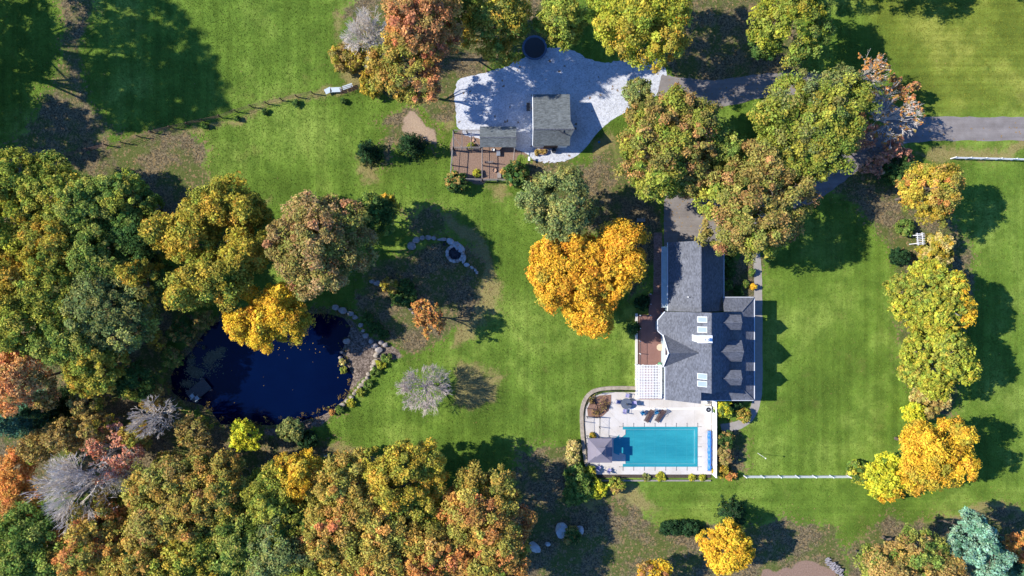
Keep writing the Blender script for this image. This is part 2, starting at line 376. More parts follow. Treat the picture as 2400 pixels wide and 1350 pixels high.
def ground_material():
    t = NT("ground")
    z1 = t.sep(t.attr("zone_a")); z2 = t.sep(t.attr("zone_b"))
    n1 = t.noise(0.9, 6, 0.7); fine = t.noise(5.0, 4, 0.75); vf = t.noise(14.0, 3, 0.8)
    big = t.noise(0.075, 6, 0.68); med = t.noise(0.35, 5, 0.65)
    # lawn
    lawn = t.ramp(big, [(0.38, (0.073, 0.122, 0.016)), (0.5, (0.124, 0.200, 0.026)), (0.62, (0.206, 0.280, 0.048))])
    lawn = t.mix(t.smooth(med, 0.42, 0.66), lawn, t.mix(0.75, lawn, (0.078, 0.135, 0.018)))
    vst = t.noise(1.0, 3, 0.6, stretch=(1.05, 0.03, 1)); hs = t.noise(1.0, 3, 0.6, stretch=(0.03, 1.05, 1))
    stripe = t.ramp(t.mix(z2[1], vst, hs), [(0.36, 0.85), (0.64, 1.15)])
    lawn = t.mix(1.0, lawn, stripe, 'MULTIPLY')
    lawn = t.mix(z2[0], lawn, t.mix(1.0, lawn, (1.36, 1.06, 1.15), 'MULTIPLY'))
    lawn = t.mix(t.smooth(t.noise(0.22, 5, 0.7), 0.57, 0.75), lawn, t.mix(0.5, lawn, (0.16, 0.15, 0.04)))
    # clover and weed patches
    lawn = t.mix(t.math('MULTIPLY', t.smooth(t.noise(0.55, 6, 0.75), 0.60, 0.66), 0.55), lawn, (0.050, 0.100, 0.016))
    lawn = t.mix(1.0, lawn, t.ramp(fine, [(0.25, 0.80), (0.5, 1.0), (0.75, 1.22)]), 'MULTIPLY')
    lawn = t.mix(1.0, lawn, t.ramp(vf, [(0.3, 0.84), (0.7, 1.14)]), 'MULTIPLY')
    # dry grass
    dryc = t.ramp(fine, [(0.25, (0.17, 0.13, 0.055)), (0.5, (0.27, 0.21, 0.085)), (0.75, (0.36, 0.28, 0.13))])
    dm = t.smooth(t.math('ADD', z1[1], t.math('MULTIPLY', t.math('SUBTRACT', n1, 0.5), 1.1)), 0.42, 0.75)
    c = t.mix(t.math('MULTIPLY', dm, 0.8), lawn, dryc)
    # leaf litter
    lv = t.sep(t.voro(6.5))[0]
    lit = t.ramp(lv, [(0.0, (0.062, 0.050, 0.028)), (0.45, (0.125, 0.098, 0.056)), (0.75, (0.185, 0.145, 0.082)), (1.0, (0.26, 0.20, 0.11))])
    lit = t.mix(t.smooth(t.noise(0.22, 6, 0.68), 0.44, 0.58), lit, t.mix(0.72, lit, (0.085, 0.122, 0.020)))
    lit = t.mix(1.0, lit, t.ramp(vf, [(0.3, 0.65), (0.7, 1.15)]), 'MULTIPLY')
    lm = t.smooth(t.math('ADD', z1[0], t.math('MULTIPLY', t.math('SUBTRACT', n1, 0.5), 1.5)), 0.38, 0.68)
    c = t.mix(lm, c, lit)
    # scattered leaves that lie on the grass near the litter
    sp = t.math('MULTIPLY', t.smooth(t.sep(t.voro(4.0))[1], 0.86, 0.9), t.smooth(z1[0], 0.02, 0.4))
    c = t.mix(sp, c, (0.21, 0.15, 0.07))
    # bare earth, pond bank, pond bed
    so_ = t.ramp(fine, [(0.25, (0.17, 0.105, 0.072)), (0.75, (0.30, 0.205, 0.15))])
    so_ = t.mix(z2[0], so_, t.ramp(fine, [(0.25, (0.30, 0.21, 0.13)), (0.75, (0.50, 0.38, 0.25))]))
    sm = t.smooth(t.math('ADD', z1[2], t.math('MULTIPLY', t.math('SUBTRACT', n1, 0.5), 0.7)), 0.4, 0.62)
    c = t.mix(sm, c, so_)
    bk = t.ramp(t.sep(t.voro(5.5))[0], [(0.0, (0.07, 0.052, 0.04)), (0.5, (0.14, 0.108, 0.082)), (1.0, (0.26, 0.205, 0.16))])
    bm = t.smooth(t.math('ADD', z2[2], t.math('MULTIPLY', t.math('SUBTRACT', n1, 0.5), 0.9)), 0.4, 0.62)
    c = t.mix(bm, c, bk)
    t.bump(t.mix(0.5, fine, vf), 0.9, 0.12)
    return t.done(c, 0.95, 0.05)
M_GROUND = ground_material()
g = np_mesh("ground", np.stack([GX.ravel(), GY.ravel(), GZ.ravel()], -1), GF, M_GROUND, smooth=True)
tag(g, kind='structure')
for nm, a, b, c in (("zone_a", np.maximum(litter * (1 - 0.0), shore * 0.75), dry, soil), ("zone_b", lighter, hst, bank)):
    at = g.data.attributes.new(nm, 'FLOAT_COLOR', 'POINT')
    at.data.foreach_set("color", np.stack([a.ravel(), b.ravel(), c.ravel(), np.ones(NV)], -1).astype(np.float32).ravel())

def rough_edge(pts, seed, step=0.35, amp=0.16):
    """polygon resampled with a ragged edge"""
    r = random.Random(seed); out = []
    n = len(pts)
    for i in range(n):
        a = Vector(pts[i]).to_2d(); b = Vector(pts[(i + 1) % n]).to_2d(); L = (b - a).length; k = max(1, int(L / step))
        d = (b - a) / max(L, 1e-6); nr = Vector((-d.y, d.x))
        for j in range(k):
            q = a + (b - a) * (j / k) + nr * (r.uniform(-amp, amp) if j else 0); out.append((q.x, q.y))
    return out
def smooth_poly(px, it=2):
    p = [Vector(q) for q in px]
    for _ in range(it):
        q = []
        for i in range(len(p)):
            a, b = p[i], p[(i + 1) % len(p)]; q += [a * 0.75 + b * 0.25, a * 0.25 + b * 0.75]
        p = q
    return [(v.x, v.y) for v in p]
def sheet(name, px, mat, z, seed=1, amp=0.16, it=2):
    pts = [tuple(P(x, y)[:2]) for x, y in (smooth_poly(px, it) if it else px)]
    if amp: pts = rough_edge(pts, seed, amp=amp)
    a = sum(pts[i][0] * pts[(i + 1) % len(pts)][1] - pts[(i + 1) % len(pts)][0] * pts[i][1] for i in range(len(pts)))
    if a < 0: pts.reverse()
    m = MB(); m.poly(*[(x, y, z) for x, y in pts])
    o = m.build(name, mat)
    return tag(o, kind='structure')
def band(name, px, widths, mat, z, seed=1, amp=0.1):
    """a strip of paving along a centre line"""
    c = [P(x, y).to_2d() for x, y in px]
    # smooth the line
    for _ in range(3):
        q = [c[0]]; ws = [widths[0]]
        for i in range(len(c) - 1):
            q += [c[i] * 0.75 + c[i + 1] * 0.25, c[i] * 0.25 + c[i + 1] * 0.75]
            ws += [widths[i] * 0.75 + widths[i + 1] * 0.25, widths[i] * 0.25 + widths[i + 1] * 0.75]
        c = q + [c[-1]]; widths = ws + [widths[-1]]
    r = random.Random(seed); m = MB(); L = []; Rr = []
    for i in range(len(c)):
        d = (c[min(i + 1, len(c) - 1)] - c[max(i - 1, 0)]).normalized(); nr = Vector((-d.y, d.x))
        L.append(c[i] + nr * (widths[i] / 2 + r.uniform(-amp, amp))); Rr.append(c[i] - nr * (widths[i] / 2 + r.uniform(-amp, amp)))
    for i in range(len(c) - 1):
        m.poly((*Rr[i], z), (*Rr[i + 1], z), (*L[i + 1], z), (*L[i], z))
    return tag(m.build(name, mat), kind='structure')

def gravel_material():
    t = NT("gravel")
    v = t.sep(t.voro(7.0))[0]
    c = t.ramp(v, [(0.0, (0.34, 0.345, 0.36)), (0.3, (0.44, 0.45, 0.47)), (1.0, (0.56, 0.57, 0.59))])
    c = t.mix(1.0, c, t.ramp(t.noise(0.5, 5, 0.65), [(0.32, 0.82), (0.6, 1.0)]), 'MULTIPLY')
    c = t.mix(t.smooth(t.sep(t.voro(3.6))[2], 0.985, 0.99), c, (0.20, 0.15, 0.11))
    t.bump(t.voro(7.0, out="Distance"), 0.35, 0.05)
    return t.done(c, 0.9, 0.1)
M_GRAVEL = gravel_material()
def asphalt_material():
    t = NT("asphalt")
    c = t.ramp(t.noise(0.6, 5, 0.65), [(0.3, (0.185, 0.162, 0.145)), (0.7, (0.255, 0.23, 0.21))])
    c = t.mix(1.0, c, t.ramp(t.noise(13, 3, 0.7), [(0.3, 0.76), (0.7, 1.08)]), 'MULTIPLY')
    c = t.mix(t.smooth(t.sep(t.voro(5.5))[2], 0.975, 0.98), c, (0.24, 0.16, 0.08))
    c = t.mix(1.0, c, t.ramp(t.noise(1.0, 4, .6, stretch=(.06, 1.3, 1)), [(0.35, .84), (0.65, 1.08)]), 'MULTIPLY')
    return t.done(c, 0.9, 0.15)
M_ASPHALT = asphalt_material()
M_PATH = plain("stone_path", (0.28, 0.255, 0.225), 0.9, 0.12, 1.5, 0.2)
def deck_concrete():
    t = NT("pool_concrete")
    c = t.ramp(t.noise(0.28, 6, 0.65), [(0.32, (0.46, 0.415, 0.355)), (0.6, (0.56, 0.525, 0.475))])
    c = t.mix(t.math('MULTIPLY', t.smooth(t.noise(0.4, 5, 0.7), 0.57, 0.75), 0.4), c, (0.37, 0.31, 0.245))
    c = t.mix(1.0, c, t.ramp(t.noise(9, 4, 0.7), [(0.3, 0.9), (0.7, 1.02)]), 'MULTIPLY')
    return t.done(c, 0.85, 0.2)
M_CONC = deck_concrete()
def water_material():
    t = NT("pond_water")
    c = t.ramp(t.noise(0.06, 4, 0.6), [(0.35, (0.0003, 0.002, 0.017)), (0.65, (0.0005, 0.0045, 0.028))])
    t.bump(t.noise(2.2, 3, 0.6), 0.05, 0.05)
    return t.done(c, 0.08, 0.14)
M_WATER = water_material()

sheet("gravel_yard", [(1066, 188), (1100, 178), (1150, 168), (1205, 148), (1250, 122), (1300, 108), (1345, 118), (1400, 150), (1470, 140), (1540, 132), (1563, 160), (1564, 208), (1530, 232),
       (1470, 260), (1420, 290), (1392, 320), (1375, 345), (1345, 372), (1300, 381), (1252, 379), (1240, 362), (1205, 348), (1140, 330), (1072, 312), (1066, 250)], M_GRAVEL, 0.012, 3, 0.2)
band("driveway", [(2460, 302), (2300, 302), (2150, 302), (2070, 320), (2000, 370), (1930, 425), (1850, 470), (1730, 500), (1640, 510), (1596, 515)], [3.5, 3.5, 3.5, 3.6, 3.7, 3.8, 4, 4.6, 6.0, 6.6], M_ASPHALT, 0.016, 5)
band("driveway_branch", [(2130, 300), (2060, 250), (1980, 206), (1860, 192), (1760, 205), (1680, 222), (1600, 212), (1545, 200)], [3.2, 3.2, 3.2, 3.3, 3.6, 4.0, 3.6, 3.2], M_ASPHALT, 0.020, 6)
sheet("garage_apron", [(1556, 455), (1640, 455), (1700, 500), (1700, 590), (1556, 585)], M_ASPHALT, 0.024, 8, 0.06, 0)
band("garden_path", [(1772, 590), (1777, 640), (1777, 720), (1778, 860), (1777, 930), (1762, 975), (1735, 997), (1690, 1004)], [1.1, 1.15, 1.2, 1.2, 1.2, 1.3, 1.3, 1.2], M_PATH, 0.016, 9, 0.04)
def brickpath():
    t = NT("brick_paving"); v = t.sep(t.voro(1.0, (5, 9, 1)))[0]
    c = t.ramp(v, [(0, (0.21, 0.115, 0.085)), (0.5, (0.28, 0.16, 0.125)), (1, (0.35, 0.21, 0.16))])
    c = t.mix(t.smooth(t.noise(0.8, 4), 0.5, 0.65), c, t.mix(0.5, c, (0.14, 0.10, 0.07)))
    return t.done(c, 0.9, 0.15)
M_BRICKPATH = brickpath()
band("brick_walk", [(1542, 545), (1542, 620), (1541, 700)], [1.25, 1.25, 1.3], M_BRICKPATH, 0.020, 10, 0.02)
sheet("pond_water", [(388, 880), (398, 840), (425, 790), (460, 758), (520, 742), (580, 738), (640, 738), (700, 732), (760, 730), (808, 736), (826, 768),
      (818, 800), (808, 826), (820, 850), (836, 885), (822, 930), (796, 962), (750, 982), (700, 994), (640, 1000), (580, 1002), (515, 1000), (486, 970), (460, 955), (425, 945), (395, 922)], M_WATER, -0.32, 2, 0.0)
# ---------------------------------------------------------------- foliage
def unit(a): return a / (np.linalg.norm(a, axis=-1, keepdims=True) + 1e-9)

def leaf_cloud(rng, C, cr, od, ccol, nleaf, size, flat=0.75, jit=0.2, up=0.55, spread=0.6, narrow=0.62):
    """many leaf-sized quads grouped into clumps: C clump centres, cr radii, od outward directions, ccol colours"""
    N = len(C); M = N * nleaf
    d = unit(rng.normal(size=(M, 3))); u = rng.random((M, 1)) ** 0.45
    cc = np.repeat(C, nleaf, 0); rr = np.repeat(cr, nleaf)[:, None]; oo = np.repeat(od, nleaf, 0)
    pos = cc + d * u * rr * np.array([1, 1, flat])
    nrm = unit(d * 0.5 + oo * 0.35 + np.array([0, 0, up]) + rng.normal(size=(M, 3)) * spread)
    t = unit(np.cross(nrm, rng.normal(size=(M, 3)))); b = np.cross(nrm, t)
    s = (size * np.exp(rng.normal(size=M) * 0.38))[:, None]
    V = np.stack([pos + t * s, pos + b * s * narrow - t * s * 0.1, pos - t * s, pos - b * s * narrow - t * s * 0.1], 1).reshape(-1, 3)
    F = np.arange(M * 4).reshape(M, 4)
    col = np.repeat(ccol, nleaf, 0) * (1 + rng.normal(size=(M, 1)) * jit) * (1 + rng.normal(size=(M, 3)) * jit * 0.35)
    return V, F, col

def segs_mesh(S):
    """branch segments (p0,p1,r0,r1) as three-sided tapering sticks"""
    p0 = np.array([s[0] for s in S]); p1 = np.array([s[1] for s in S]); r0 = np.array([s[2] for s in S])[:, None]; r1 = np.array([s[3] for s in S])[:, None]
    d = unit(p1 - p0); ref = np.where(np.abs(d[:, 2:3]) > 0.9, np.array([[1., 0, 0]]), np.array([[0, 0, 1.]]))
    u = unit(np.cross(d, ref)); v = np.cross(d, u); n = len(S); k = 5 if n < 400 else 3
    ring0 = []; ring1 = []
    for j in range(k):
        a = 2 * math.pi * j / k; o = u * math.cos(a) + v * math.sin(a); ring0.append(p0 + o * r0); ring1.append(p1 + o * r1)
    V = np.stack(ring0 + ring1, 1).reshape(-1, 3); base = np.arange(n)[:, None] * 2 * k
    F = np.concatenate([base + np.array([[j, (j + 1) % k, k + (j + 1) % k, k + j]]) for j in range(k)], 0)
    return V, F

def limbs(rng, h, targets, r):
    """tapered trunk with limbs that reach out to the crown"""
    S = []; z = 0.0; p = np.zeros(3); top = h * 0.62; k = 6; r = max(r, 0.05)
    pts = [p]
    for i in range(k):
        q = pts[-1] + np.array([rng.normal() * 0.02 * h, rng.normal() * 0.02 * h, top / k]); pts.append(q)
    for i in range(k): S.append((pts[i], pts[i + 1], r * (1.25 if i == 0 else 1 - 0.8 * i / k), r * (1 - 0.8 * (i + 1) / k)))
    for t in targets:
        i = rng.integers(2, k + 1); a = pts[i]; rr = r * 0.42; m = (a + t) / 2 + rng.normal(size=3) * 0.06 * h + np.array([0, 0, 0.04 * h])
        S.append((a, m, rr, rr * 0.6)); S.append((m, t, rr * 0.6, rr * 0.25))
        for q in range(2):
            e = m + (t - m) * rng.uniform(0.3, 0.9) + rng.normal(size=3) * 0.045 * h; b = m + (t - m) * rng.uniform(0.1, 0.4)
            S.append((b, e, rr * 0.35, rr * 0.12))
    return segs_mesh(S)

PAL = {  # leaf colours as they are on the tree (sRGB), weight
    'green':  [((94, 120, 46), 3), ((114, 134, 54), 2), ((76, 104, 44), 2), ((138, 144, 62), 1)],
    'dkgreen': [((60, 90, 40), 3), ((76, 104, 46), 2), ((98, 118, 50), 1)],
    'grygrn': [((122, 134, 72), 3), ((104, 120, 66), 2), ((140, 140, 70), 2), ((150, 140, 66), 1)],
    'olive':  [((142, 150, 50), 3), ((156, 152, 50), 2), ((114, 132, 46), 2), ((170, 154, 52), 1)],
    'oliveyel': [((168, 152, 42), 3), ((184, 152, 42), 2), ((134, 136, 44), 2), ((150, 140, 48), 1), ((196, 148, 44), 0.8)],
    'forest': [((114, 134, 50), 3), ((142, 150, 60), 2.4), ((98, 120, 48), 1.6), ((168, 160, 66), 1.2)],
    'brown':  [((152, 132, 62), 2.6), ((166, 128, 68), 1.8), ((126, 130, 54), 2.8), ((180, 126, 78), 0.7), ((146, 142, 60), 1.6)],
    'pinkbr': [((164, 134, 78), 2.4), ((178, 142, 90), 1.8), ((136, 130, 60), 2.2), ((152, 140, 68), 1.8), ((180, 124, 84), 0.4)],
    'oliveor': [((170, 152, 62), 2.6), ((184, 146, 56), 2), ((140, 142, 56), 2.4), ((190, 134, 60), 0.8), ((156, 148, 60), 1)],
    'orange': [((196, 130, 60), 3), ((184, 132, 66), 2), ((170, 140, 62), 1.8), ((196, 114, 68), 0.6)],
    'rust':   [((188, 126, 76), 3), ((178, 132, 72), 2.4), ((158, 138, 68), 1.8), ((192, 112, 80), 0.7)],
    'gold':   [((220, 178, 26), 3), ((222, 168, 26), 2), ((200, 170, 34), 1.8), ((214, 152, 34), 0.6)],
    'amber':  [((222, 170, 26), 3), ((224, 160, 26), 2.2), ((202, 164, 34), 1.8), ((216, 144, 34), 0.8)],
    'salmon': [((218, 150, 84), 3), ((206, 152, 84), 2), ((224, 140, 78), 1.4), ((190, 150, 74), 1)],
    'goldgr': [((200, 164, 36), 3), ((184, 158, 42), 2), ((158, 150, 44), 2), ((214, 154, 36), 0.8)],
    'yelgrn': [((172, 168, 42), 3), ((158, 160, 44), 2), ((130, 146, 44), 1.8), ((186, 164, 46), 1)],
    'yellow': [((206, 196, 30), 3), ((190, 188, 36), 2), ((160, 172, 40), 1.2)],
    'pine':   [((72, 112, 84), 3), ((88, 126, 92), 2), ((56, 94, 70), 1.5)],
    'paleteal': [((130, 168, 136), 3), ((112, 152, 122), 2), ((86, 128, 96), 1.3), ((158, 184, 150), 1)],
    'spruce': [((38, 66, 36), 3), ((50, 80, 40), 2), ((28, 54, 32), 1.5)],
    'red':    [((204, 138, 104), 3), ((188, 136, 98), 2), ((212, 128, 90), 1)],
    'scarlet': [((224, 148, 66), 3), ((226, 160, 64), 2.4), ((222, 128, 70), 1), ((204, 152, 68), 1)],
    'tan':    [((190, 172, 96), 3), ((204, 180, 110), 2), ((160, 156, 70), 2)],
    'brush':  [((162, 132, 68), 3), ((146, 124, 66), 2), ((184, 152, 70), 1.4), ((132, 128, 60), 1.2)],
}
PAL = {k: (np.array([lin(c) for c, _ in v]), np.array([w_ for _, w_ in v]) / sum(w_ for _, w_ in v)) for k, v in PAL.items()}
KLEAF = 1.12
def pick(rng, pal, n, soft=0.5):
    cols, wts = PAL[pal]; cols = cols * 0.94 + 0.06 * cols.mean(axis=1, keepdims=True); i = rng.choice(len(cols), n, p=wts); j = rng.choice(len(cols), n, p=wts)
    return (cols[i] * (1 - soft / 2) + cols[j] * soft / 2) * KLEAF + 0.005

def crown_points(rng, lobes, cl_r, density):
    """clump centres over the outer part of a set of ellipsoid lobes, uneven outline, open below"""
    C = []; O = []; Rr = []; L = []
    for li, (c, r) in enumerate(lobes):
        area = 4 * math.pi * ((r[0] * r[1]) ** 1.6 / 3 + (r[0] * r[2]) ** 1.6 / 3 + (r[1] * r[2]) ** 1.6 / 3) ** (1 / 1.6)
        n = max(7, int(density * area / (cl_r * cl_r * 3.2)))
        d = unit(rng.normal(size=(n * 2, 3))); keep = d[:, 2] > -0.55; d = d[keep][:n]
        rad = 1 - np.abs(rng.normal(size=len(d))) * 0.16 - (rng.random(len(d)) < 0.18) * rng.uniform(0.15, 0.5, len(d))
        rad += 0.10 * np.sin(d[:, 0] * 5.1 + li) * np.sin(d[:, 1] * 4.3 + 2 * li)
        p = np.array(c) + d * np.array(r) * rad[:, None]
        C.append(p); O.append(unit(d / np.array(r))); Rr.append(cl_r * rng.uniform(0.5, 1.25, len(d))); L.append(np.full(len(d), li))
    C = np.concatenate(C); O = np.concatenate(O); Rr = np.concatenate(Rr); L = np.concatenate(L)
    # drop clumps buried deep inside another lobe
    keep = np.ones(len(C), bool)
    for li, (c, r) in enumerate(lobes):
        q = np.linalg.norm((C - np.array(c)) / np.array(r), axis=1); keep &= ~((q < 0.62) & (L != li))
    return C[keep], O[keep], Rr[keep], L[keep]

def auto_lobes(rng, r, h, n=9):
    hc = 0.62 * h; rz = 0.27 * h; out = [((0, 0, hc), (r * 0.74, r * 0.74, rz))]
    a0 = rng.uniform(0, 6.28)
    for k in range(n):
        a = a0 + 6.283 * k / n + rng.normal() * 0.25; q = rng.uniform(0.45, 0.68) * r; s = rng.uniform(0.26, 0.42) * r
        out.append(((q * math.cos(a), q * math.sin(a), hc + rng.uniform(-0.08, 0.10) * h), (s, s, min(s * 0.9, rz))))
    for k in range(max(3, n // 2)):
        a = rng.uniform(0, 6.28); q = rng.uniform(0.1, 0.42) * r; s = rng.uniform(0.24, 0.38) * r
        out.append(((q * math.cos(a), q * math.sin(a), hc + rz * rng.uniform(0.5, 0.8)), (s, s, s * 0.7)))
    return out

seedc = [100]
def tree(name, px, py, rpx, h, pal, label, cat="tree", group=None, lobes=None, density=1.0, leaf=None, nleaf=None, side=None, second=None, clump=None, bark=None):
    """one broadleaf tree: px,py,rpx describe its crown as seen from the air, h its height in metres"""
    seedc[0] += 1; rng = np.random.default_rng(seedc[0])
    hc = 0.62 * h; base = P(px, py, hc); base.z = 0
    k = (HC - hc) / HC / SC; r = rpx * k
    root = thing(name, base, label, cat, group)
    if lobes:
        lb = []
        for (lx, ly, lr) in lobes:
            sub = auto_lobes(rng, lr * k, h, 6)
            for c, q in sub: lb.append(((c[0] + (lx - px) * k, c[1] - (ly - py) * k, c[2]), (q[0], q[1], q[2] * 0.85)))
    else:
        lb = auto_lobes(rng, r, h, 9 if r > 3 else 6)
    cl = clump or min(0.95, 0.30 + 0.085 * r)
    C, O, Rr, L = crown_points(rng, lb, cl, density * 1.05)
    N = len(C); col = pick(rng, pal, N)
    if second:      # some limbs have turned another colour
        p2, frac = second; pickl = rng.random(len(lb)) < frac; m = pickl[L] & (rng.random(N) < 0.85); col[m] = pick(rng, p2, int(m.sum()))
    if side:        # one side of the crown has turned first
        p2, dx, dy, thr = side; q = (C[:, 0] * dx - C[:, 1] * dy) / max(r, 0.1) + rng.normal(size=N) * 0.22; m = q > thr; col[m] = pick(rng, p2, int(m.sum()))
    tone = np.exp(rng.normal(size=len(lb)) * 0.10)[L] * np.exp(rng.normal(size=N) * 0.13); col = col * tone[:, None]
    ls = (leaf or (0.090 + 0.004 * min(r, 8))) * (0.8 if leaf else 1)
    nl = nleaf or int(np.clip(64 * (cl / 0.7) ** 2 * (0.16 / ls) ** 2 * 0.8, 26, 190))
    V, F, fc = leaf_cloud(rng, C, Rr, O, col, nl, ls)
    V[:, 2] = np.maximum(V[:, 2], 0.05)
    np_mesh("crown", V, F, M_LEAF, root, fc)
    ti = rng.choice(N, min(N, 16), replace=False)
    V, F = limbs(rng, h, [C[i] * 0.94 for i in ti], 0.011 * h + 0.014 * r)
    np_mesh("trunk", V, F, bark or M_BARK, root)
    return root

def shrub(name, px, py, rpx, h, pal, label, cat="shrub", group=None, lobes=None, side=None, leaf=0.10, density=1.0, second=None):
    """a bush: foliage down to the ground over a few short stems"""
    seedc[0] += 1; rng = np.random.default_rng(seedc[0])
    base = P(px, py, h * 0.5); base.z = 0; k = (HC - h * 0.5) / HC / SC; r = rpx * k
    root = thing(name, base, label, cat, group)
    ls = lobes or [(px, py, rpx)]; lb = []
    for (lx, ly, lr) in ls:
        q = lr * k; c = ((lx - px) * k, -(ly - py) * k, h * 0.45); lb.append((c, (q * 0.8, q * 0.8, h * 0.5)))
        for i in range(6):
            a = rng.uniform(0, 6.28); s = q * rng.uniform(0.3, 0.45); lb.append(((c[0] + q * 0.6 * math.cos(a), c[1] + q * 0.6 * math.sin(a), h * rng.uniform(0.35, 0.7)), (s, s, h * 0.28)))
    cl = min(0.45, 0.14 + 0.12 * r)
    C, O, Rr, L = crown_points(rng, lb, cl, density * 1.3); N = len(C); col = pick(rng, pal, N)
    if second: m = rng.random(N) < second[1]; col[m] = pick(rng, second[0], int(m.sum()))
    if side:
        p2, dx, dy, thr = side; q = (C[:, 0] * dx - C[:, 1] * dy) / max(r, 0.1) + rng.normal(size=N) * 0.25; m = q > thr; col[m] = pick(rng, p2, int(m.sum()))
    col = col * np.exp(rng.normal(size=N) * 0.14)[:, None]
    nl = int(np.clip(46 * (cl / 0.35) ** 2 * (0.10 / leaf) ** 2, 22, 80))
    V, F, fc = leaf_cloud(rng, C, Rr, O, col, nl, leaf); V[:, 2] = np.maximum(V[:, 2], 0.03)
    np_mesh("foliage", V, F, M_LEAF, root, fc)
    S = [(np.array([0, 0, 0.]), C[i] * 0.9, 0.035, 0.012) for i in rng.choice(N, min(N, 9), replace=False)]
    V, F = segs_mesh(S); np_mesh("stems", V, F, M_BARK, root)
    return root

def conifer(name, px, py, rpx, h, pal, label, group=None, tiers=None, droop=0.25, gap=0.0, cat="tree", leaf=0.10):
    """an evergreen: whorls of boughs up a straight trunk"""
    seedc[0] += 1; rng = np.random.default_rng(seedc[0])
    hm = 0.4 * h; base = P(px, py, hm); base.z = 0; k = (HC - hm) / HC / SC; r = rpx * k
    root = thing(name, base, label, cat, group); C = []; O = []; Rr = []; S = [(np.zeros(3), np.array([0, 0, h * 0.97]), 0.02 * h, 0.02)]
    tiers = tiers or max(7, int(h * 1.7))
    for i in range(tiers):
        f = i / (tiers - 1); z = h * (0.08 + 0.88 * f); rr = r * (1 - f) ** 0.75 + 0.12; nb = max(4, int(6 + rr * 3.4))
        for j in range(nb):
            a = 6.283 * j / nb + rng.normal() * 0.2 + i; L = rr * rng.uniform(0.75, 1.1)
            if rng.random() < gap: continue
            S.append((np.array([0, 0, z]), np.array([L * math.cos(a), L * math.sin(a), z - droop * L]), 0.03, 0.01))
            for q in range(max(2, int(L / 0.42))):
                t = (q + 1) / max(2, int(L / 0.42)); C.append([L * t * math.cos(a), L * t * math.sin(a), z - droop * L * t + rng.normal() * 0.08]); O.append([math.cos(a), math.sin(a), 0.5]); Rr.append(0.22 + 0.16 * t)
    C = np.array(C); O = unit(np.array(O)); Rr = np.array(Rr); col = pick(rng, pal, len(C)) * np.exp(rng.normal(size=len(C)) * 0.15)[:, None]
    V, F, fc = leaf_cloud(rng, C, Rr * (1 + 0.05 * r), O, col, 24, leaf + 0.012 * r, flat=0.55, narrow=0.4); V[:, 2] = np.maximum(V[:, 2], 0.03)
    np_mesh("crown", V, F, M_LEAF, root, fc)
    V, F = segs_mesh(S); np_mesh("trunk", V, F, M_BARK, root)
    return root

def bare_tree(name, px, py, rpx, h, label, mat, group=None, twigs=1.0, leafpal=None, nleaf=0, levels=5, lean=(0, 0), stems=1, thin=1.0, leafsize=0.13, cat="tree"):
    """a leafless tree: trunk, boughs and fine twigs, with a few leaves left if asked for"""
    seedc[0] += 1; rng = np.random.default_rng(seedc[0])
    hc = 0.6 * h; base = P(px, py, hc); base.z = 0; k = (HC - hc) / HC / SC; r = rpx * k
    root = thing(name, base, label, cat, group); S = []; tips = []
    def grow(p, d, L, rad, lev):
        q = p
        for i in range(2):
            d = unit(d + rng.normal(size=3) * 0.07 + np.array([0, 0, 0.02])); e = q + d * L / 2; S.append((q, e, rad * (1 - 0.25 * i), rad * (0.75 - 0.25 * i))); q = e
        if lev == 0: tips.append(q); return
        nb = 2 if rng.random() < 0.45 else 3
        for i in range(nb):
            side = unit(np.cross(d, rng.normal(size=3))); ang = rng.uniform(0.18, 0.58)
            dd = unit(d * math.cos(ang) + side * math.sin(ang)); st = p + (q - p) * rng.uniform(0.45, 1.0) if i else q
            grow(st, dd, L * rng.uniform(0.66, 0.9), max(rad * 0.55, 0.026 * thin), lev - 1)
    f = 0.26 * math.hypot(r, 0.6 * h)
    for s in range(stems):
        a = rng.uniform(0, 6.28); d0 = unit(np.array([lean[0] + 0.35 * math.cos(a) * (stems > 1), lean[1] + 0.35 * math.sin(a) * (stems > 1), 1.0]))
        p = np.zeros(3); e = d0 * h * 0.24; S.append((p, e, 0.018 * h + 0.03, 0.014 * h + 0.02))
        nb_ = max(7, int(9 * twigs)) if stems == 1 else 3
        for i in range(nb_):
            b = 2.39996 * i + rng.normal() * 0.25; dd = unit(np.array([math.cos(b) * r / h * 2.0, math.sin(b) * r / h * 2.0, rng.uniform(0.15, 1.3)]) + d0 * 0.25)
            grow(e * rng.uniform(0.7, 1.0), dd, f, 0.010 * h + 0.015, levels - 1)
    pts = np.array([s[1] for s in S]); rad = np.percentile(np.hypot(pts[:, 0], pts[:, 1]), 97); zt = pts[:, 2].max()
    sc3 = np.array([r / rad, r / rad, h / zt]); S = [(a * sc3, b * sc3, c, d) for a, b, c, d in S]
    V, F = segs_mesh(S); V[:, 2] = np.maximum(V[:, 2], 0.0)
    np_mesh("branches", V, F, mat, root)
    if leafpal and nleaf:
        T = np.array(tips) * sc3; i = rng.choice(len(T), min(len(T), nleaf), replace=len(T) < nleaf); C = T[i]
        V, F, fc = leaf_cloud(rng, C, np.full(len(C), 0.22), unit(C + 1e-3), pick(rng, leafpal, len(C)), 5, leafsize, flat=1.0)
        np_mesh("leaves", V, F, M_LEAF, root, fc)
    return root
# ---------------------------------------------------------------- trees seen in the photograph
GF_, GY_ = "trees of the left woodland", "trees of the bottom woodland"
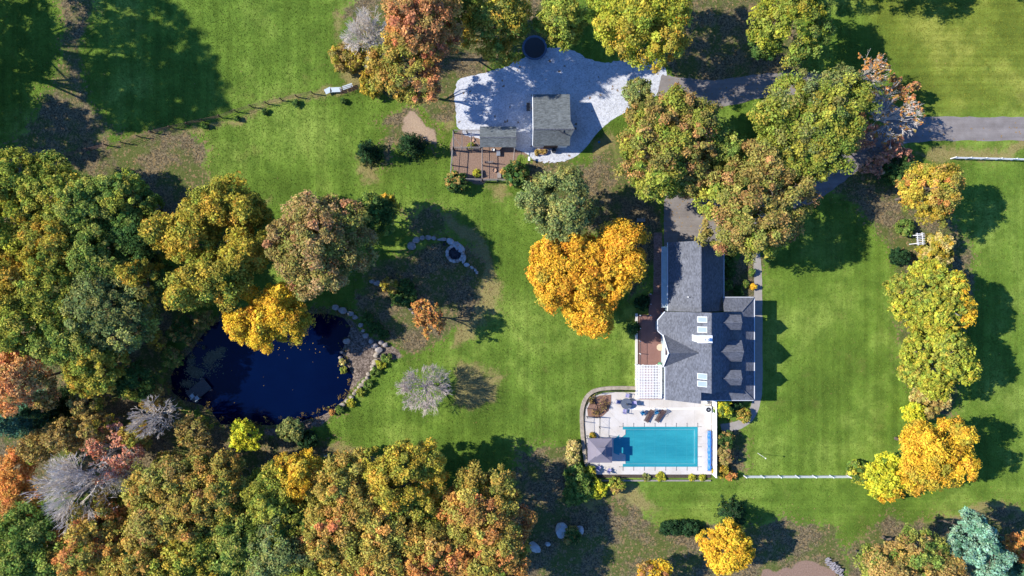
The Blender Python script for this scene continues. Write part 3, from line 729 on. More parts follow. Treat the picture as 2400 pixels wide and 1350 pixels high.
# along the top edge
tree('rust_tree', 992, 48, 108, 22, 'rust', 'tall rust-orange tree at the top edge beside the bare white tree', second=('orange', 0.3), density=0.8)
tree('rust_tree', 962, 172, 96, 15, 'oliveor', 'ochre and rust tree just below the tall rust tree, left of the gravel yard', side=('rust', 0.8, 0.3, 0.3), density=0.8)
tree('olive_tree', 1162, 52, 98, 15, 'oliveyel', 'olive and yellow tree between the rust tree and the trampoline', second=('forest', 0.35), density=0.8)
tree('green_tree', 1082, 24, 58, 13, 'forest', 'small green crown wedged between the rust tree and the olive tree at the top')
tree('olive_tree', 1312, 52, 66, 14, 'olive', 'olive-green tree above the trampoline at the edge of the gravel yard', second=('forest', 0.3))
tree('yellow_green_tree', 1502, 26, 138, 17, 'yelgrn', 'very large bright yellow-green tree over the top of the gravel yard', second=('oliveyel', 0.25), side=('goldgr', 0.8, -0.1, 0.75))
tree('green_tree', 1852, 44, 108, 15, 'olive', 'yellow-green tree at the top edge above the driveway', second=('yelgrn', 0.3), side=('forest', 0.6, 0.8, 0.5))
tree('green_tree', 1795, 108, 40, 9, 'dkgreen', 'small dark green tree tucked under the yellow-green tree above the driveway')
bare_tree('bare_tree', 856, 78, 58, 11, 'bare white-twigged tree beside the rust tree at the edge of the upper field', M_BARK_PALE, twigs=1.8, levels=6, thin=1.1)
shrub('shrub', 816, 132, 44, 3.2, 'brush', 'olive-brown bush at the corner of the upper field, left of the rust tree', second=('oliveyel', 0.35))
shrub('shrub', 872, 188, 36, 3.0, 'oliveyel', 'yellow-olive bush at the right end of the wire fence under the ochre tree')
# around the driveway
tree('oak_tree', 1578, 330, 128, 15, 'brown', 'brown-tinged green tree between the gravel yard and the driveway fork', lobes=[(1600, 330, 100), (1530, 300, 85), (1540, 400, 85), (1630, 280, 60), (1590, 250, 50), (1500, 340, 55)], second=('olive', 0.3))
tree('oak_tree', 1492, 218, 40, 10, 'grygrn', 'small grey-green tree at the bottom edge of the gravel yard')
tree('green_tree', 1902, 288, 152, 14, 'olive', 'large dense olive-green tree between the two arms of the driveway', second=('grygrn', 0.35), side=('brown', 0.7, 0.3, 0.75))
tree('oak_tree', 1768, 478, 152, 15, 'brown', 'large olive and copper tree overhanging the garage roof and driveway', second=('olive', 0.35), side=('brown', 0.7, -0.2, 0.35))
tree('oak_tree', 1612, 432, 46, 11, 'brown', 'brown-green crown hanging over the drive just above the garage apron', second=('olive', 0.4))
tree('oak_tree', 1835, 395, 60, 13, 'olive', 'olive crown where the two large trees over the driveway meet')
tree('oak_tree', 1688, 350, 60, 12, 'forest', 'green crown between the two copper-tinged trees beside the driveway')
bare_tree('bare_tree', 2038, 172, 44, 9, 'bare grey tree with orange leaf tips where the upper driveway meets the lawn', M_BARK_PALE, leafpal='orange', nleaf=120, levels=5)
bare_tree('grey_thicket', 2092, 262, 78, 8, 'pale grey leafless thicket beside the driveway', M_BARK_PALE, leafpal='orange', nleaf=200, levels=6, stems=4, cat="shrub")
bare_tree('red_thicket', 2058, 345, 60, 5, 'reddish brown twiggy thicket below the grey thicket', M_BARK_GREY, leafpal='red', nleaf=700, levels=6, stems=4, cat="shrub")
bare_tree('red_thicket', 2120, 205, 34, 5, 'orange twiggy thicket at the edge of the yellowish lawn', M_BARK_PALE, leafpal='rust', nleaf=420, levels=5, stems=3, cat="shrub")
shrub('shrub', 2108, 392, 46, 3.5, 'dkgreen', 'dark green bush between the driveway and the orange-tipped tree', side=('red', 0.1, -1, 0.5))
tree('orange_tree', 2178, 450, 82, 13, 'oliveyel', 'rounded yellow and orange tree standing near the end of the white rail fence', side=('oliveor', 0.9, 0.1, 0.1), second=('orange', 0.15))
# the right hand garden
shrub('shrub', 2192, 590, 48, 3.6, 'tan', 'yellowish bush behind the white arbour', second=('oliveyel', 0.5))
shrub('shrub', 2120, 534, 22, 2.2, 'green', 'small round green bush left of the white arbour')
shrub('shrub', 2107, 603, 24, 2.2, 'spruce', 'small dark green bush at the edge of the right lawn below the arbour')
tree('golden_tree', 2186, 702, 100, 13, 'yelgrn', 'dense golden-olive tree, the upper of the two touching in the right garden', side=('gold', 1, -0.1, 0.55), second=('olive', 0.4), density=1.5, leaf=0.15, clump=0.42, bark=M_BARK_GREY)
tree('yellow_green_tree', 2196, 834, 98, 13, 'yelgrn', 'dense yellow-green tree, the lower of the two touching in the right garden', second=('olive', 0.35), density=1.5, leaf=0.15, clump=0.42)
shrub('shrub', 2178, 936, 46, 3.4, 'brush', 'pale olive-brown bush between the yellow-green tree and the golden maple', second=('tan', 0.4))
tree('golden_tree', 2178, 1058, 96, 13, 'gold', 'broad golden-orange tree at the lower right of the lawn', lobes=[(2180, 1060, 80), (2150, 1015, 36), (2220, 1085, 58), (2160, 1110, 50), (2225, 1020, 48)], second=('goldgr', 0.4))
shrub('shrub', 2140, 970, 26, 3.5, 'yellow', 'bright yellow bush above the broad golden-orange tree')
tree('yellow_tree', 2076, 1122, 58, 8, 'yellow', 'small bright lemon-yellow tree in front of the broad golden tree', side=('gold', 0.3, 0.9, 0.4), leaf=0.17)
shrub('shrub', 2012, 1106, 30, 2.4, 'green', 'green bush at the right end of the white rail fence below the lawn', second=('yelgrn', 0.5))
tree('brown_tree', 2140, 1305, 92, 12, 'brush', 'olive-brown tree at the bottom right corner', lobes=[(2150, 1300, 80), (2080, 1320, 55), (2200, 1330, 60)], second=('forest', 0.3))
tree('green_tree', 2048, 1322, 46, 8, 'forest', 'small green tree beside the firewood pile at the bottom edge')
tree('pine_tree', 2288, 1268, 66, 13, 'paleteal', 'pale blue-green pine at the bottom right corner', lobes=[(2288, 1262, 52), (2250, 1285, 34), (2325, 1300, 36), (2280, 1225, 30), (2310, 1335, 36)], density=0.8, leaf=0.15)
tree('brown_tree', 2398, 1285, 40, 10, 'orange', 'orange tree cut off by the right edge beside the pine')
conifer('pine_tree', 2385, 1335, 46, 12, 'pine', 'dark green pine in the bottom right corner, below the pale one', tiers=10, leaf=0.13)
# middle of the garden
tree('green_tree', 1318, 482, 100, 14, 'grygrn', 'round grey-green tree below the barn', density=1.2)
tree('golden_tree', 1372, 640, 120, 12, 'amber', 'huge heart-shaped golden tree beside the garage and brick walk', lobes=[(1462, 568, 60), (1318, 622, 76), (1420, 650, 76), (1378, 722, 62), (1290, 590, 42), (1480, 620, 40), (1395, 755, 34), (1300, 680, 50), (1385, 595, 52), (1368, 660, 62), (1440, 610, 45), (1270, 640, 36), (1350, 585, 40)], second=('goldgr', 0.12), density=1.15)
shrub('rhododendron', 1208, 412, 34, 3.2, 'dkgreen', 'dark green bush at the right corner of the animal pens', second=('brush', 0.2), leaf=0.13)
shrub('rhododendron', 1070, 430, 28, 2.6, 'dkgreen', 'green and brown bush at the lower left corner of the animal pens', second=('brush', 0.35), leaf=0.12)
conifer('spruce_tree', 962, 340, 32, 5.0, 'spruce', 'dark spruce in front of the bare earth mound')
conifer('spruce_tree', 860, 356, 29, 5.0, 'spruce', 'dark spruce on open grass left of the earth mound')
tree('oak_tree', 748, 572, 138, 18, 'pinkbr', 'large pinkish-brown oak above the pond', second=('brown', 0.25), side=('grygrn', 0.6, 0.7, 0.8), density=1.1)
tree('green_tree', 872, 505, 62, 11, 'dkgreen', 'dark green tree behind the right side of the pinkish-brown oak', second=('forest', 0.4))
tree('oak_tree', 905, 482, 34, 6, 'oliveyel', 'small mustard-yellow tree at the upper right of the pinkish-brown oak')
tree('olive_tree', 492, 572, 150, 16, 'oliveyel', 'large mustard and olive tree left of the pinkish-brown oak', lobes=[(445, 550, 80), (525, 478, 75), (515, 650, 85), (580, 580, 70), (470, 660, 60), (385, 545, 42), (480, 500, 55), (440, 690, 42), (580, 490, 45)], second=('olive', 0.3))
tree('golden_tree', 632, 742, 96, 12, 'goldgr', 'golden tree overhanging the top of the pond', side=('gold', -0.4, -0.3, -0.35), lobes=[(640, 735, 80), (570, 760, 46), (620, 785, 44), (690, 760, 42), (660, 700, 45)])
bare_tree('young_tree', 1005, 745, 42, 8.5, 'small half-bare orange tree standing alone beside the stone border', M_BARK_GREY, leafpal='orange', nleaf=1300, levels=6, leafsize=0.11)
bare_tree('bare_tree', 990, 912, 62, 8, 'bare pale grey tree standing alone on the lawn right of the pond', M_BARK_PINK, levels=7, twigs=2.2, thin=0.62)
shrub('shrub', 912, 672, 22, 1.6, 'brush', 'olive-yellow bush on the stone border between the oak and the small orange tree', second=('oliveyel', 0.5))
shrub('shrub', 948, 690, 34, 1.3, 'dkgreen', 'low dark green groundcover bush beside the stone border')
# left woodland
W = [
 (40, 425, 72, 15, 'olive', 'green_tree', 'olive-green crown at the left edge, topmost of the left woodland'),
 (120, 455, 80, 16, 'olive', 'olive_tree', 'light olive crown second from the left in the top row of the left woodland'),
 (212, 492, 82, 16, 'forest', 'green_tree', 'green crown in the top row of the left woodland with sunlit tips'),
 (300, 470, 66, 13, 'green', 'green_tree', 'dark green crown at the upper right corner of the left woodland'),
 (330, 555, 60, 12, 'dkgreen', 'green_tree', 'shaded dark green crown touching the mustard tree on its left'),
 (30, 545, 78, 17, 'yelgrn', 'yellow_green_tree', 'brightest yellow-green crown at the left edge of the left woodland'),
 (132, 570, 84, 17, 'oliveyel', 'olive_tree', 'olive-brown crown in the middle of the left woodland'),
 (240, 600, 82, 15, 'forest', 'green_tree', 'green crown in the centre right of the left woodland'),
 (36, 660, 76, 16, 'oliveyel', 'olive_tree', 'mustard-olive crown at the left edge midway down the left woodland'),
 (140, 690, 84, 16, 'olive', 'green_tree', 'green crown low in the middle of the left woodland'),
 (262, 715, 92, 15, 'grygrn', 'green_tree', 'large grey-green crown nearest the left bank of the pond'),
 (340, 650, 62, 11, 'dkgreen', 'green_tree', 'dark shaded crown between the grey-green crown and the mustard tree'),
 (55, 765, 74, 14, 'olive', 'green_tree', 'olive-green crown just above the orange tree at the left edge'),
 (172, 800, 80, 14, 'forest', 'green_tree', 'green crown right of the orange tree at the left edge'),
 (230, 862, 62, 12, 'olive', 'olive_tree', 'yellow-tipped crown at the lower right corner of the left woodland'),
]
for i, (x, y, r_, h_, pal, nm, lab) in enumerate(W):
    tree(nm, x, y, r_ * 1.2, h_ * .3 + 10, pal, lab, group=GF_, second=(('olive', 'forest', 'oliveyel')[i % 3], 0.3))
tree('orange_tree', 48, 885, 86, 15, 'salmon', 'rounded orange tree at the left edge below the green woodland', side=('brush', 0.8, 0.5, 0.55))
conifer('pine_tree', 52, 985, 58, 13, 'pine', 'blue-green pine at the left edge below the orange tree', tiers=10, leaf=0.13)
conifer('pine_tree', 122, 952, 42, 10, 'spruce', 'shaded dark pine right of the blue-green pine')
tree('orange_tree', 42, 1150, 66, 8.5, 'scarlet', 'fiery orange tree at the left edge beside the grey bare tree', lobes=[(40, 1100, 48), (45, 1180, 58), (50, 1220, 40), (30, 1140, 40)], side=('orange', 0.2, 0.9, 0.1))
bare_tree('bare_tree', 182, 1146, 96, 14, 'big leafless grey tree beside the fiery orange tree at the lower left', M_BARK_PALE, levels=7, twigs=1.7, thin=0.85)
bare_tree('bare_tree', 342, 985, 54, 11, 'leafless grey tree leaning towards the pond below its left bank', M_BARK_PALE, levels=6, lean=(0.3, 0.2), twigs=1.3, thin=0.95)
bare_tree('bare_tree', 272, 1062, 74, 10, 'twiggy grey tree with salmon-red leaves left of the yellow-green bush', M_BARK_PALE, leafpal='red', nleaf=1000, levels=6, thin=1.0)
tree('brush_tree', 150, 1022, 52, 10, 'brush', 'dull yellow-brown small tree between the pine and the salmon-leaved tree', second=('tan', 0.3))
tree('brush_tree', 228, 1000, 42, 10, 'brush', 'brown scrubby tree above the salmon-leaved tree', second=('oliveyel', 0.4))
tree('brush_tree', 455, 1008, 48, 8, 'brush', 'brown scrubby tree at the lower left bank of the pond', second=('oliveyel', 0.3), density=0.75)
tree('brush_tree', 395, 1085, 38, 6, 'oliveor', 'small ochre tree between the salmon-leaved tree and the pond')
tree('brush_tree', 250, 1185, 44, 9, 'brush', 'brown-green tree behind the big leafless grey tree', second=('olive', 0.4))
tree('yellow_tree', 574, 1020, 42, 5, 'yellow', 'small bright yellow-green tree at the bottom bank of the pond', leaf=0.17)
shrub('shrub', 680, 1006, 32, 3.4, 'grygrn', 'silvery green bush at the bottom of the pond')
shrub('shrub', 722, 1030, 24, 2.2, 'spruce', 'small dark bush right of the silvery green bush')
shrub('shrub', 366, 800, 26, 2.0, 'oliveyel', 'rusty-yellow shrub at the shaded left bank of the pond', second=('brush', 0.5))
shrub('shrub', 428, 772, 34, 2.2, 'dkgreen', 'dark green thicket on the shaded upper left bank of the pond', second=('brush', 0.3))
shrub('shrub', 402, 838, 26, 1.8, 'forest', 'olive bush on the left bank of the pond under the grey-green crown', second=('brush', 0.4))
shrub('shrub', 478, 748, 26, 2.0, 'brush', 'brownish bush at the top left of the pond beneath the mustard tree', second=('forest', 0.4))
shrub('shrub', 430, 1000, 20, 1.8, 'dkgreen', 'dark bush by the boulders near the dock')
for (x, y, r_, h_, pal, nm, lab) in ((92, 1046, 46, 9.5, 'brush', 'brush_tree', 'dry brown small tree just above the fiery orange tree'), (205, 945, 46, 9, 'brush', 'brush_tree', 'shaded brown small tree right of the dark pine'), (318, 895, 52, 8, 'dkgreen', 'green_tree', 'dark low tree at the foot of the left woodland beside the pond'),
        (318, 1015, 40, 9, 'oliveor', 'brush_tree', 'ochre small tree behind the leaning leafless tree'), (470, 1080, 38, 6, 'brush', 'brush_tree', 'brown bushy tree below the bottom bank of the pond'),
        (122, 1238, 50, 8, 'oliveor', 'brush_tree', 'ochre bushy tree under the big leafless grey tree'), (318, 1235, 50, 9, 'oliveor', 'brush_tree', 'ochre bushy tree left of the ochre oak'), (565, 1205, 56, 11, 'oliveor', 'oak_tree', 'ochre oak filling the gap right of the brown oak'), (360, 935, 36, 5, 'brush', 'brush_tree', 'shaded brown bush on the path to the dock'),
        (1010, 1215, 50, 11, 'oliveyel', 'olive_tree', 'mustard crown in the gap left of the broad golden-ochre tree'), (720, 1210, 50, 11, 'green', 'green_tree', 'green crown in the gap below the small golden tree')):
    tree(nm, x, y, r_, h_, pal, lab, second=('olive', 0.3))
# bottom woodland
W = [
 (70, 1290, 92, 14, 'green', 'green_tree', 'deep green tree in the bottom left corner', ('forest', 0.4)),
 (200, 1285, 78, 13, 'oliveor', 'olive_tree', 'ochre-green tree right of the deep green corner tree', ('orange', 0.25)),
 (318, 1318, 80, 14, 'oliveor', 'olive_tree', 'olive tree at the bottom edge, third from the left', ('yelgrn', 0.3)),
 (410, 1190, 96, 15, 'oliveor', 'oak_tree', 'ochre oak below the salmon-leaved tree', ('brown', 0.35)),
 (508, 1150, 70, 14, 'oliveor', 'oak_tree', 'brown oak between the ochre oak and the small golden tree', ('olive', 0.3)),
 (432, 1310, 74, 13, 'olive', 'green_tree', 'olive-green tree at the bottom edge below the ochre oak', ('oliveyel', 0.35)),
 (560, 1278, 70, 12, 'forest', 'green_tree', 'shaded green tree in a gap of the bottom woodland', ('green', 0.4)),
 (700, 1112, 46, 10, 'gold', 'golden_tree', 'small golden tree among the olive trees below the pond', ('goldgr', 0.3)),
 (640, 1165, 64, 13, 'olive', 'green_tree', 'grey-green tree just below the small golden tree', ('olive', 0.4)),
 (650, 1288, 78, 14, 'grygrn', 'green_tree', 'cool grey-green tree in the middle of the bottom woodland', ('olive', 0.4)),
 (740, 1330, 52, 12, 'yelgrn', 'yellow_green_tree', 'yellow-green tree at the bottom edge in the middle of the woodland', ('olive', 0.3)),
 (820, 1150, 84, 16, 'oliveor', 'olive_tree', 'olive tree at the top of the bottom woodland beside the lawn', ('oliveor', 0.35)),
 (945, 1128, 84, 16, 'oliveyel', 'olive_tree', 'mustard tree at the top of the bottom woodland casting shade on the lawn', ('olive', 0.35)),
 (790, 1255, 82, 15, 'oliveor', 'oak_tree', 'copper-tinged oak in the heart of the bottom woodland', ('orange', 0.45)),
 (900, 1235, 76, 15, 'oliveor', 'olive_tree', 'olive-gold tree between two copper oaks of the bottom woodland', ('oliveor', 0.4)),
 (900, 1330, 74, 14, 'oliveor', 'orange_tree', 'orange-ochre tree at the bottom edge, left of the wood margin', ('orange', 0.4)),
 (1010, 1290, 78, 14, 'orange', 'orange_tree', 'orange tree at the bottom of the wood, nearest the wood margin but one', ('oliveor', 0.5)),
 (1135, 1200, 92, 15, 'oliveor', 'oak_tree', 'broad golden-ochre tree at the right margin of the bottom woodland', ('orange', 0.4)),
 (1160, 1310, 84, 14, 'oliveor', 'orange_tree', 'orange-gold tree at the bottom edge beside the boulders', ('orange', 0.4)),
]
for (x, y, r_, h_, pal, nm, lab, sec) in W: tree(nm, x, y, r_ * 1.3, h_ * .3 + 9.5, pal, lab, group=GY_, second=sec)
tree('green_tree', 500, 1340, 46, 10, 'dkgreen', 'dark low tree in a gap at the bottom edge of the woodland', group=GY_)
tree('golden_tree', 1704, 1285, 68, 9, 'gold', 'round bright golden tree standing alone below the lower lawn', density=1.35, clump=0.5)
tree('golden_tree', 1535, 1348, 44, 7, 'gold', 'low golden-orange tree cut by the bottom edge', second=('rust', 0.35))
conifer('spruce_tree', 1722, 1208, 34, 5, 'spruce', 'dark green spruce at the edge of the lower lawn above the round golden tree')
shrub('hedge', 1590, 1238, 34, 1.5, 'spruce', 'low dark green hedge left of the round golden tree', cat="hedge", lobes=[(1562, 1240, 18), (1585, 1238, 18), (1610, 1238, 18), (1630, 1237, 15)])
shrub('shrub', 1342, 1256, 24, 1.9, 'dkgreen', 'dark rounded bush between the two pale boulders', second=('brush', 0.4))
shrub('shrub', 1640, 1250, 12, 0.9, 'green', 'tiny green bush between the dark hedge and the golden tree')
# round the pool and house
shrub('hydrangea', 1344, 1072, 20, 1.5, 'tan', 'hydrangea with faded tan flower heads outside the curved pool wall', lobes=[(1345, 1048, 17), (1342, 1072, 19), (1347, 1096, 17)])
shrub('shrub', 1355, 1136, 42, 2.8, 'green', 'large green bush at the lower left corner of the pool terrace', lobes=[(1352, 1120, 30), (1368, 1145, 30), (1345, 1158, 26)])
shrub('shrub', 1402, 1146, 22, 2.2, 'yellow', 'rounded yellow bush below the pool terrace')
shrub('shrub', 1443, 1136, 20, 2.2, 'olive', 'green bush with brown lower half below the pool terrace', side=('brush', 0, 1, 0.3))
shrub('shrub', 1384, 1106, 15, 1.5, 'yelgrn', 'small yellow-green bush beside the navy chairs')
shrub('shrub', 1696, 958, 25, 2.4, 'yellow', 'round yellow-green bush at the south corner of the house', second=('green', 0.4))
shrub('shrub', 1743, 972, 19, 1.6, 'oliveor', 'olive-ochre bush beside the path bend at the house corner', second=('olive', 0.5))
shrub('shrub', 1728, 945, 16, 1.4, 'spruce', 'dark green bush between the two bushes at the house corner')
shrub('shrub', 1699, 1030, 22, 2.6, 'dkgreen', 'dark green bush outside the white pool wall', second=('brush', 0.25))
shrub('shrub', 1698, 1064, 25, 2.4, 'pinkbr', 'pinkish-brown bush outside the white pool wall')
shrub('shrub', 1690, 1102, 18, 1.8, 'oliveyel', 'olive-yellow bush at the lower end of the white pool wall')
shrub('shrub', 1712, 1113, 13, 1.4, 'orange', 'small orange bush at the lower end of the white pool wall')
for x, y, r_, lab in ((1515, 1119, 9, 'pale green plant in the strip bed under the pool, leftmost'), (1549, 1118, 12, 'bright green plant in the strip bed under the pool'), (1622, 1119, 8, 'yellow-green plant in the strip bed nearest the white pool wall'), (1646, 1119, 8, 'low plant at the right end of the strip bed under the pool')):
    shrub('bedding_plant', x, y, r_, 0.5, 'grygrn' if r_ == 9 else 'yelgrn', lab, cat="plant", leaf=0.07)
for x, y, r_, pal, lab in ((1708, 612, 14, 'dkgreen', 'dark shrub at the top of the shaded bed beside the garage'), (1712, 640, 13, 'dkgreen', 'dark shrub second from the top in the shaded bed beside the garage'), (1706, 668, 13, 'green', 'green shrub near the foot of the shaded bed beside the garage'),
        (1730, 682, 12, 'dkgreen', 'dark shrub in the inner corner of house and garage bed'), (1748, 665, 9, 'green', 'small green plant in the middle of the shaded garage bed'), (1762, 638, 8, 'green', 'bright green plant at the path edge of the garage bed'), (1764, 672, 7, 'gold', 'small golden plant at the path edge of the garage bed')):
    shrub('bed_shrub', x, y, r_, 1.1, pal, lab, cat="shrub", leaf=0.08)
shrub('shrub', 1505, 712, 20, 1.6, 'spruce', 'dark bush in the corner above the red deck')
shrub('shrub', 1486, 770, 16, 1.3, 'dkgreen', 'dark bush outside the left edge of the red deck')
# trees whose crowns stand outside the frame and shade the ground inside it
for (bx, by, r_, h_, pal, lab) in ((-80.6, 36.6, 8.8, 32, 'forest', 'tall tree outside the top left corner shading the upper field'), (-78.0, 31.5, 6.2, 32, 'olive', 'tall tree outside the left edge shading the upper field'),
        (-87, 38, 7, 17, 'forest', 'tree further outside the top left corner'), (-90, 27, 7, 17, 'green', 'tree further outside the left edge, upper one'), (-86, 18, 6, 15, 'forest', 'tree further outside the left edge, lower one'), (-74, 47, 6, 18, 'olive', 'tall tree above the top left corner'),
        (-82, 24, 6, 18, 'forest', 'tree outside the left edge near the wire fence'), (50, 47, 7, 15, 'forest', 'tree above the top edge right of the yellow-green one'), (61, 51, 7, 15, 'olive', 'tree above the top edge near the corner'), (71, 54, 7, 15, 'forest', 'tree above the top right corner'), (36, 47, 6, 14, 'olive', 'tree above the top edge behind the yellow-green one')):
    q = Vector((bx, by, 0)); k = HC / (HC - 0.62 * h_) * SC
    tree('green_tree', CX + bx * k, CY - by * k, r_ * k, h_, pal, lab, group="trees outside the frame that shade the lawn", density=0.8)
# ---------------------------------------------------------------- the house
H = thing('house', (28, -9, 0), 'grey-roofed white house with three dormers and a garage wing', 'house')
RX, RH, SL = 26.55, 9.0, 0.83                    # main ridge: x, height, slope
EXL, XB = 21.4, 32.2                              # left eave, right break where the porch flare begins
def zl(x): return RH - SL * (RX - x)
def zr(x): return RH - SL * (x - RX)
YN, YS, YS2 = -3.3, -14.06, -15.6
PX, PN, PS, ZP = 34.2, -1.33, -15.85, 3.6         # porch eaves
ZB = zr(XB)
# walls
m = MB(); m.prism([(21.75, YN - .3), (21.75, YS2 + .3), (25.1, YS2 + .3), (25.1, YS + .3), (31.9, YS + .3), (31.9, YN - .3)], 0.0, 4.1)
for y in (YN - .3, YS + .3):
    m.poly((22.1, y, 4.1), (31.9, y, 4.1), (RX, y, RH - .35)) if y < -10 else m.poly((31.9, y, 4.1), (22.1, y, 4.1), (RX, y, RH - .35))
m.poly((21.75, YS2 + .3, 4.1), (25.1, YS2 + .3, 4.1), (25.1, YS2 + .3, zl(25.1) - .3), (21.75, YS2 + .3, zl(21.75) - .3))
m.poly((25.1, YS2 + .3, 4.1), (25.1, YS + .3, 4.1), (25.1, YS + .3, zl(25.1) - .3), (25.1, YS2 + .3, zl(25.1) - .3))
m.prism([(20.95, -4.9), (20.95, -6.0), (21.75, -6.9), (21.75, -4.0)], 0, 3.6)
m.build('wall', M_SIDING, H)
# roof: left slope with bay, right slope, porch flare on three sides
r = MB()
lp = [(EXL, YS2), (25.45, YS2), (25.45, YS), (RX, YS), (RX, YN), (EXL, YN), (20.55, -4.5), (20.55, -6.05), (EXL, -6.85)]
r.slab([(x, y, zl(x)) for x, y in lp], .16)
r.slab([(RX, YS, RH), (XB, YS, ZB), (XB, YN, ZB), (RX, YN, RH)], .16)
r.slab([(XB, YS, ZB), (PX, PS, ZP), (PX, PN, ZP), (XB, YN, ZB)], .14)
r.slab([(29.75, YN, ZB), (XB, YN, ZB), (PX, PN, ZP), (29.75, PN, ZP)], .14)
r.slab([(25.5, PS, ZP), (PX, PS, ZP), (XB, YS, ZB), (25.5, YS, ZB)], .14)
roof = r.build('roof', M_ROOF, H)
# cap shingles along ridge and hips
c = MB()
c.tube([(RX, YS, RH + .03), (RX, YN, RH + .03)], .10, 6); c.build('ridge_cap', M_ROOF_X, roof)
for a_, b_ in ((YN, PN), (YS, PS)):
    c = MB(); c.tube([(XB, a_, ZB + .03), (PX, b_, ZP + .03)], .09, 6); c.build('hip_cap', M_ROOF_X, roof)
# gutters and white trim
t = MB()
t.tube([(PX + .03, PN - .02, ZP - .03), (PX + .03, PS + .02, ZP - .03)], .085, 6); t.tube([(29.8, PN + .03, ZP - .03), (PX, PN + .03, ZP - .03)], .06, 6); t.tube([(25.6, PS - .03, ZP - .03), (PX, PS - .03, ZP - .03)], .06, 6)
gl = [(EXL, YS2), (EXL, -6.85), (20.55, -6.05), (20.55, -4.5), (EXL, YN)]
t.tube([(x - .05, y, zl(x) - .06) for x, y in gl], .08, 6)
t.build('gutter', M_GUTTER, H)
# porch posts and floor on the right
q = MB(); q.bb(31.95, 34.1, PS + .3, PN - .3, .02, .3); q.build('porch_floor', M_WOODGREY, H)
for i in range(7):
    y = PS + .45 + i * (PN - PS - .9) / 6; q = MB(); q.bb(33.8, 33.95, y - .08, y + .08, .3, 3.4); q.build('porch_post', M_WHITE, H)
# cross gable on the left with its white gable wall
GYc, GX0, GZ = -8.78, 21.35, 7.95; gt = RX - (RH - GZ) / SL; hw = 2.2; ez = zl(GX0) + .02
r = MB(); xe = GX0 - .25
r.slab([(xe, GYc, GZ), (gt, GYc, GZ), (GX0 + .02, GYc + hw, ez), (xe, GYc + hw, ez)], .12)
r.slab([(gt, GYc, GZ), (xe, GYc, GZ), (xe, GYc - hw, ez), (GX0 + .02, GYc - hw, ez)], .12)
r.build('cross_gable', M_ROOF, H)
t = MB(); t.poly((GX0 + .05, GYc - hw + .1, 3.6), (GX0 + .05, GYc, GZ - .2), (GX0 + .05, GYc + hw - .1, 3.6)); gw = t.build('gable_wall', M_SIDING, H)
t = MB(); t.tube([(xe, GYc - hw, ez - .02), (xe, GYc, GZ - .0)], .11, 4); t.tube([(xe, GYc + hw, ez - .02), (xe, GYc, GZ - .0)], .11, 4); t.build('gable_trim', M_WHITE, gw)
t = MB(); t.bb(GX0 - .02, GX0 + .06, GYc - .5, GYc + .5, 5.0, 6.4); wdw = t.build('window', M_WINDOW, gw)
# dormers
def dormer(yc, hwd, zr_, x1, chw=.12):
    x0 = RX + (RH - zr_) / SL; ze = zr_ - hwd * .92; xe0 = RX + (RH - ze) / SL
    d = MB()
    d.slab([(x0, yc, zr_), (xe0, yc - hwd, ze), (x1 + .10, yc - hwd, ze), (x1 - .04, yc, zr_)], .1)
    d.slab([(x1 - .04, yc, zr_), (x1 + .10, yc + hwd, ze), (xe0, yc + hwd, ze), (x0, yc, zr_)], .1)
    o = d.build('dormer', M_ROOF_X, H)
    wl = MB(); w2 = hwd - chw; xf = x1 - .28; zb = zr(xf) - .1
    wl.poly((xf, yc - w2, zb), (xf, yc + w2, zb), (xf, yc + w2, ze), (xf, yc, zr_ - .18), (xf, yc - w2, ze))
    for s in (-1, 1):
        a = [(xf, yc + s * w2, zb), (xf, yc + s * w2, ze), (RX + (RH - ze) / SL, yc + s * w2, ze)]; wl.poly(*(a if s < 0 else a[::-1]))
    wl.build('dormer_wall', M_SIDING, o)
    wi = MB(); wi.bb(xf - .01, xf + .05, yc - w2 * .55, yc + w2 * .55, zb + .25, ze - .05); wi.build('window', M_WINDOW, o)
    cp = MB(); cp.tube([(x0, yc, zr_ + .02), (x1 - .04, yc, zr_ + .02)], .075, 5); cp.build('ridge_cap', M_ROOF, o)
dormer(-4.70, 1.04, 7.35, 31.3); dormer(-8.62, 1.46, 7.7, 31.4); dormer(-12.3, 1.04, 7.35, 31.3)
# skylights on the left slope
for py in (749, 772.5, 882, 899.5):
    px = 1646; x = 25.4
    for _ in range(6): x = (px - CX) / SC * (1 - zl(x) / HC)
    y = -(py - CY) / SC * (1 - zl(x) / HC); a = math.atan(SL); s = MB()
    s.box((x, y, zl(x) + .07), (1.42, .80, .16), 0, a); fr = s.build('skylight', M_GALV, H)
    s = MB(); s.box((x - .0, y, zl(x) + .10), (1.26, .66, .14), 0, a); s.build('pane', M_GLASS, fr)
# chimney
chx0, chx1, chy0, chy1 = 24.45, 26.25, -7.16, -6.3; ch = MB()
ch.bb(chx0, chx1, chy0, chy1, 6.6, 10.2); cho = ch.build('chimney', M_WHITE, H)
cp = MB(); cp.bb(chx0 - .07, chx1 + .07, chy0 - .07, chy1 + .07, 10.2, 10.36); cp.build('chimney_cap', M_VINYL, cho)
for dx in (0.72, 1.12):
    cp = MB(); cp.lathe((chx0 + dx, (chy0 + chy1) / 2, 10.36), [(.19, 0), (.17, .35), (.23, .4), (.23, .5), (.05, .58)], 12); cp.build('chimney_pot', M_WHITE, cho)
v = MB(); q = P(1612, 695, 7.2); q = Vector((q.x, q.y, 0)); 
